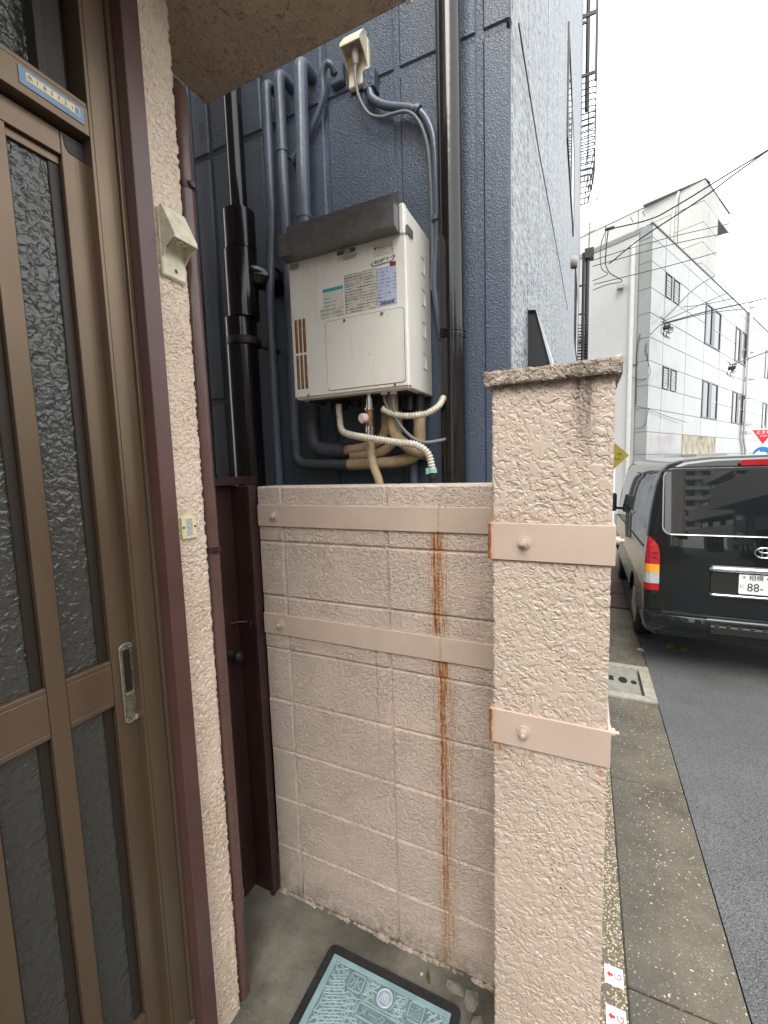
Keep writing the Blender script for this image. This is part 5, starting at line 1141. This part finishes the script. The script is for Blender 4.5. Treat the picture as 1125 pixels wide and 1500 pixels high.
def coil(c, n, s, lab):
    q = MB()
    for k in range(n):
        o_ = Vector(c) + Vector((rr.uniform(-.12, .12), 0, rr.uniform(-.22, .05))) * s; a = rr.uniform(.10, .2) * s; b = rr.uniform(.14, .3) * s; ph = rr.uniform(0, 6)
        q.tube([o_ + uf * (a * math.cos(R(t_) + ph)) + Vector((0, 0, b * math.sin(R(t_)))) + nf * .05 * math.sin(3 * R(t_)) for t_ in range(0, 331, 15)], .009, 5)
    q.bbox((c[0] - .1, c[1] - .1, c[2] - .06), (c[0] + .1, c[1] + .1, c[2] + .05), .02); tag(q.build('cable_coil', 'cable_black'), lab, 'cable coil')
coil((2.34, 17.62, 6.0), 7, 1.0, 'tangled cable coil on the upper white facade near the corner'); coil((4.86, 20.65, 4.95), 5, .95, 'tangled cable coil lower on the white facade between windows')
ins = tag(MB().tube([(.40, 16.0, 8.79), (.66, 16.0, 8.80)], .05, 8).build('insulator', 'iron_dark'), 'dark cable insulator clamp in front of the white wall top', 'insulator')
# ------------------------------------------------------------------ signs, antenna
ds = thing('diamond_sign', 'dull yellow diamond road sign half hidden behind the pillar', 'road sign', (.66, 12.6, ZR))
q = MB(); s_ = .33; c_ = Vector((.64, 12.6, 1.77)); q.prism([(c_.x - s_, c_.z), (c_.x, c_.z - s_), (c_.x + s_, c_.z), (c_.x, c_.z + s_)], 1, 12.6, 12.606); q.build('sign_board', 'sign_yellow', ds)
q = MB(); q.tube([(.64, 12.64, ZR), (.64, 12.64, 2.05)], .03, 10); q.build('sign_pole', 'white_paint', ds)
q = MB(); q.tube([(.70, 12.599, 1.83), (.78, 12.599, 1.83), (.80, 12.599, 1.80), (.72, 12.599, 1.80)], .008, 5); q.build('sign_print', 'sign_ink', ds); q = MB(); q.tube([(.66, 12.599, 1.73), (.67, 12.599, 1.68), (.72, 12.599, 1.68)], .008, 5); q.tube([(.75 + .03 * math.cos(R(a)), 12.599, 1.71 + .03 * math.sin(R(a))) for a in range(180, 361, 30)], .008, 5); q.build('sign_print', 'sign_ink', ds)
SY = 24.0; SXc = 6.86
ts = thing('traffic_signs', 'red stop triangle over round blue arrow sign on one pole', 'road sign', (SXc, SY, ZR))
q = MB(); q.tube([(SXc, SY + .05, ZR), (SXc, SY + .05, 2.95)], .035, 10); q.build('sign_pole', 'white_paint', ts)
q = MB(); q.prism([(SXc - .44, 2.80), (SXc, 2.10), (SXc + .44, 2.80)], 1, SY + .002, SY + .008); q.build('triangle_border', 'white_paint', ts)
q = MB(); q.prism([(SXc - .39, 2.77), (SXc, 2.15), (SXc + .39, 2.77)], 1, SY - .003, SY + .001); tri = q.build('stop_sign', 'sign_red', ts)
text('lettering', '止まれ', .17, ((SXc, SY - .004, 2.66), (1, 0, 0), (0, 0, 1)), 'white_paint', tri, .001); text('lettering', 'STOP', .10, ((SXc, SY - .004, 2.50), (1, 0, 0), (0, 0, 1)), 'white_paint', tri, .001)
q = MB(); q.tube([(SXc, SY + .002, 1.72), (SXc, SY - .004, 1.72)], .33, 32); bd = q.build('arrow_sign', 'sign_blue', ts)
q = MB(); q.prism([(SXc - .27, 1.76), (SXc - .10, 1.90), (SXc - .10, 1.82), (SXc + .06, 1.82), (SXc + .15, 1.77), (SXc + .17, 1.68), (SXc + .17, 1.50), (SXc + .06, 1.50), (SXc + .06, 1.66), (SXc + .02, 1.70), (SXc - .10, 1.70), (SXc - .10, 1.62)], 1, SY - .007, SY - .0045); q.build('arrow', 'white_paint', bd)
q = MB(); q.box((SXc - .31, SY - .003, 1.0), (SXc + .31, SY + .003, 1.34)); pn_ = q.build('sub_plate', 'white_paint', ts)
text('lettering', '自転車を', .125, ((SXc, SY - .004, 1.25), (1, 0, 0), (0, 0, 1)), 'ink', pn_, .001); text('lettering', '除く', .115, ((SXc, SY - .004, 1.11), (1, 0, 0), (0, 0, 1)), 'ink', pn_, .001)
an = thing('antenna', 'thin television antenna mast seen beyond the speckled facade', 'antenna', (-.05, 20, 9))
q = MB(); q.tube([(-.07, 20, 9), (-.03, 20, 11.75)], .02, 6); q.build('mast', 'iron_dark', an)
q = MB()
for z, l in ((11.72, .32), (10.9, .2), (10.75, .25), (10.6, .2)): q.tube([(-.07 - l, 20, z - .03), (-.07 + l, 20, z + .06)], .014, 5)
q.tube([(.16, 20, 11.7), (.26, 20, 11.95)], .014, 5); q.tube([(.22, 20, 11.55), (.26, 20, 11.85)], .014, 5); q.build('element', 'iron_dark', an)

# ------------------------------------------------------------------ street behind and opposite (seen only in glass and paint)
def block(label, x0, x1, y0, y1, z1, m, face, floors, bays, balc=False):
    b_ = thing('building', label, 'building', ((x0 + x1) / 2, (y0 + y1) / 2, ZR)); MB().box((x0, y0, ZR - .02), (x1, y1, z1)).build('wall', m, b_)
    fh = (z1 - ZR) / floors; L = (y1 - y0) if face in ('x-', 'x+') else (x1 - x0); q = MB(); g_ = MB()
    for f in range(floors):
        for k in range(bays):
            a = L * (k + .22) / bays; b = L * (k + .78) / bays; za = ZR + fh * f + fh * .3; zb = ZR + fh * f + fh * .85
            if face == 'x-': q.box((x0 - .02, y0 + a, za), (x0 + .1, y0 + b, zb))
            elif face == 'x+': q.box((x1 - .1, y0 + a, za), (x1 + .02, y0 + b, zb))
            else: q.box((x0 + a, y1 - .1, za), (x0 + b, y1 + .02, zb))
        if balc and f:
            za = ZR + fh * f
            if face == 'x-': g_.box((x0 - 1.1, y0 + .4, za - .15), (x0 - 1.0, y1 - .4, za + 1.0)); g_.box((x0 - 1.0, y0 + .4, za - .15), (x0 - .03, y1 - .4, za))
            elif face == 'y+': g_.box((x0 + .4, y1 + 1.0, za - .15), (x1 - .4, y1 + 1.1, za + 1.0)); g_.box((x0 + .4, y1 + .03, za - .15), (x1 - .4, y1 + 1.0, za))
            else: g_.box((x1 + 1.0, y0 + .4, za - .15), (x1 + 1.1, y1 - .4, za + 1.0)); g_.box((x1 + .03, y0 + .4, za - .15), (x1 + 1.0, y1 - .4, za))
    q.build('window', 'window_glass', b_)
    if balc: g_.build('balcony', 'balcony_white', b_)
block('unseen house opposite the pillar, kept low and pale to bounce light', 7.0, 14, -4, 7, 4.3, 'facade_beige', 'x-', 2, 4)  # unseen; height and pale colour chosen to admit and bounce light
block('grey house across the road behind the camera', 7.2, 14, -20, -6, 6.5, 'facade_grey', 'x-', 2, 5, True)
block('tall beige apartment block far down the road behind the camera', 27, 62, -170, -150, 62, 'facade_beige', 'y+', 20, 9, True)
block('dark slim block far down the road behind the camera', 7.5, 14.2, -110, -92, 36, 'facade_brown', 'y+', 10, 4)
block('grey apartment block beyond the road opposite, far behind', 21, 32, -90, -50, 16, 'facade_grey', 'x-', 5, 8, True)
block('brown house farther along the opposite kerb behind the camera', 10.5, 18, -44, -24, 5.5, 'facade_brown', 'x-', 3, 5, True)
block('dark house along the road behind the entrance house', -9, -.6, -26, -8, 7.5, 'facade_brown', 'x+', 2, 6)
block('grey apartment block farther along the road behind', -12, -.6, -48, -28, 15, 'facade_grey', 'x+', 5, 7, True)
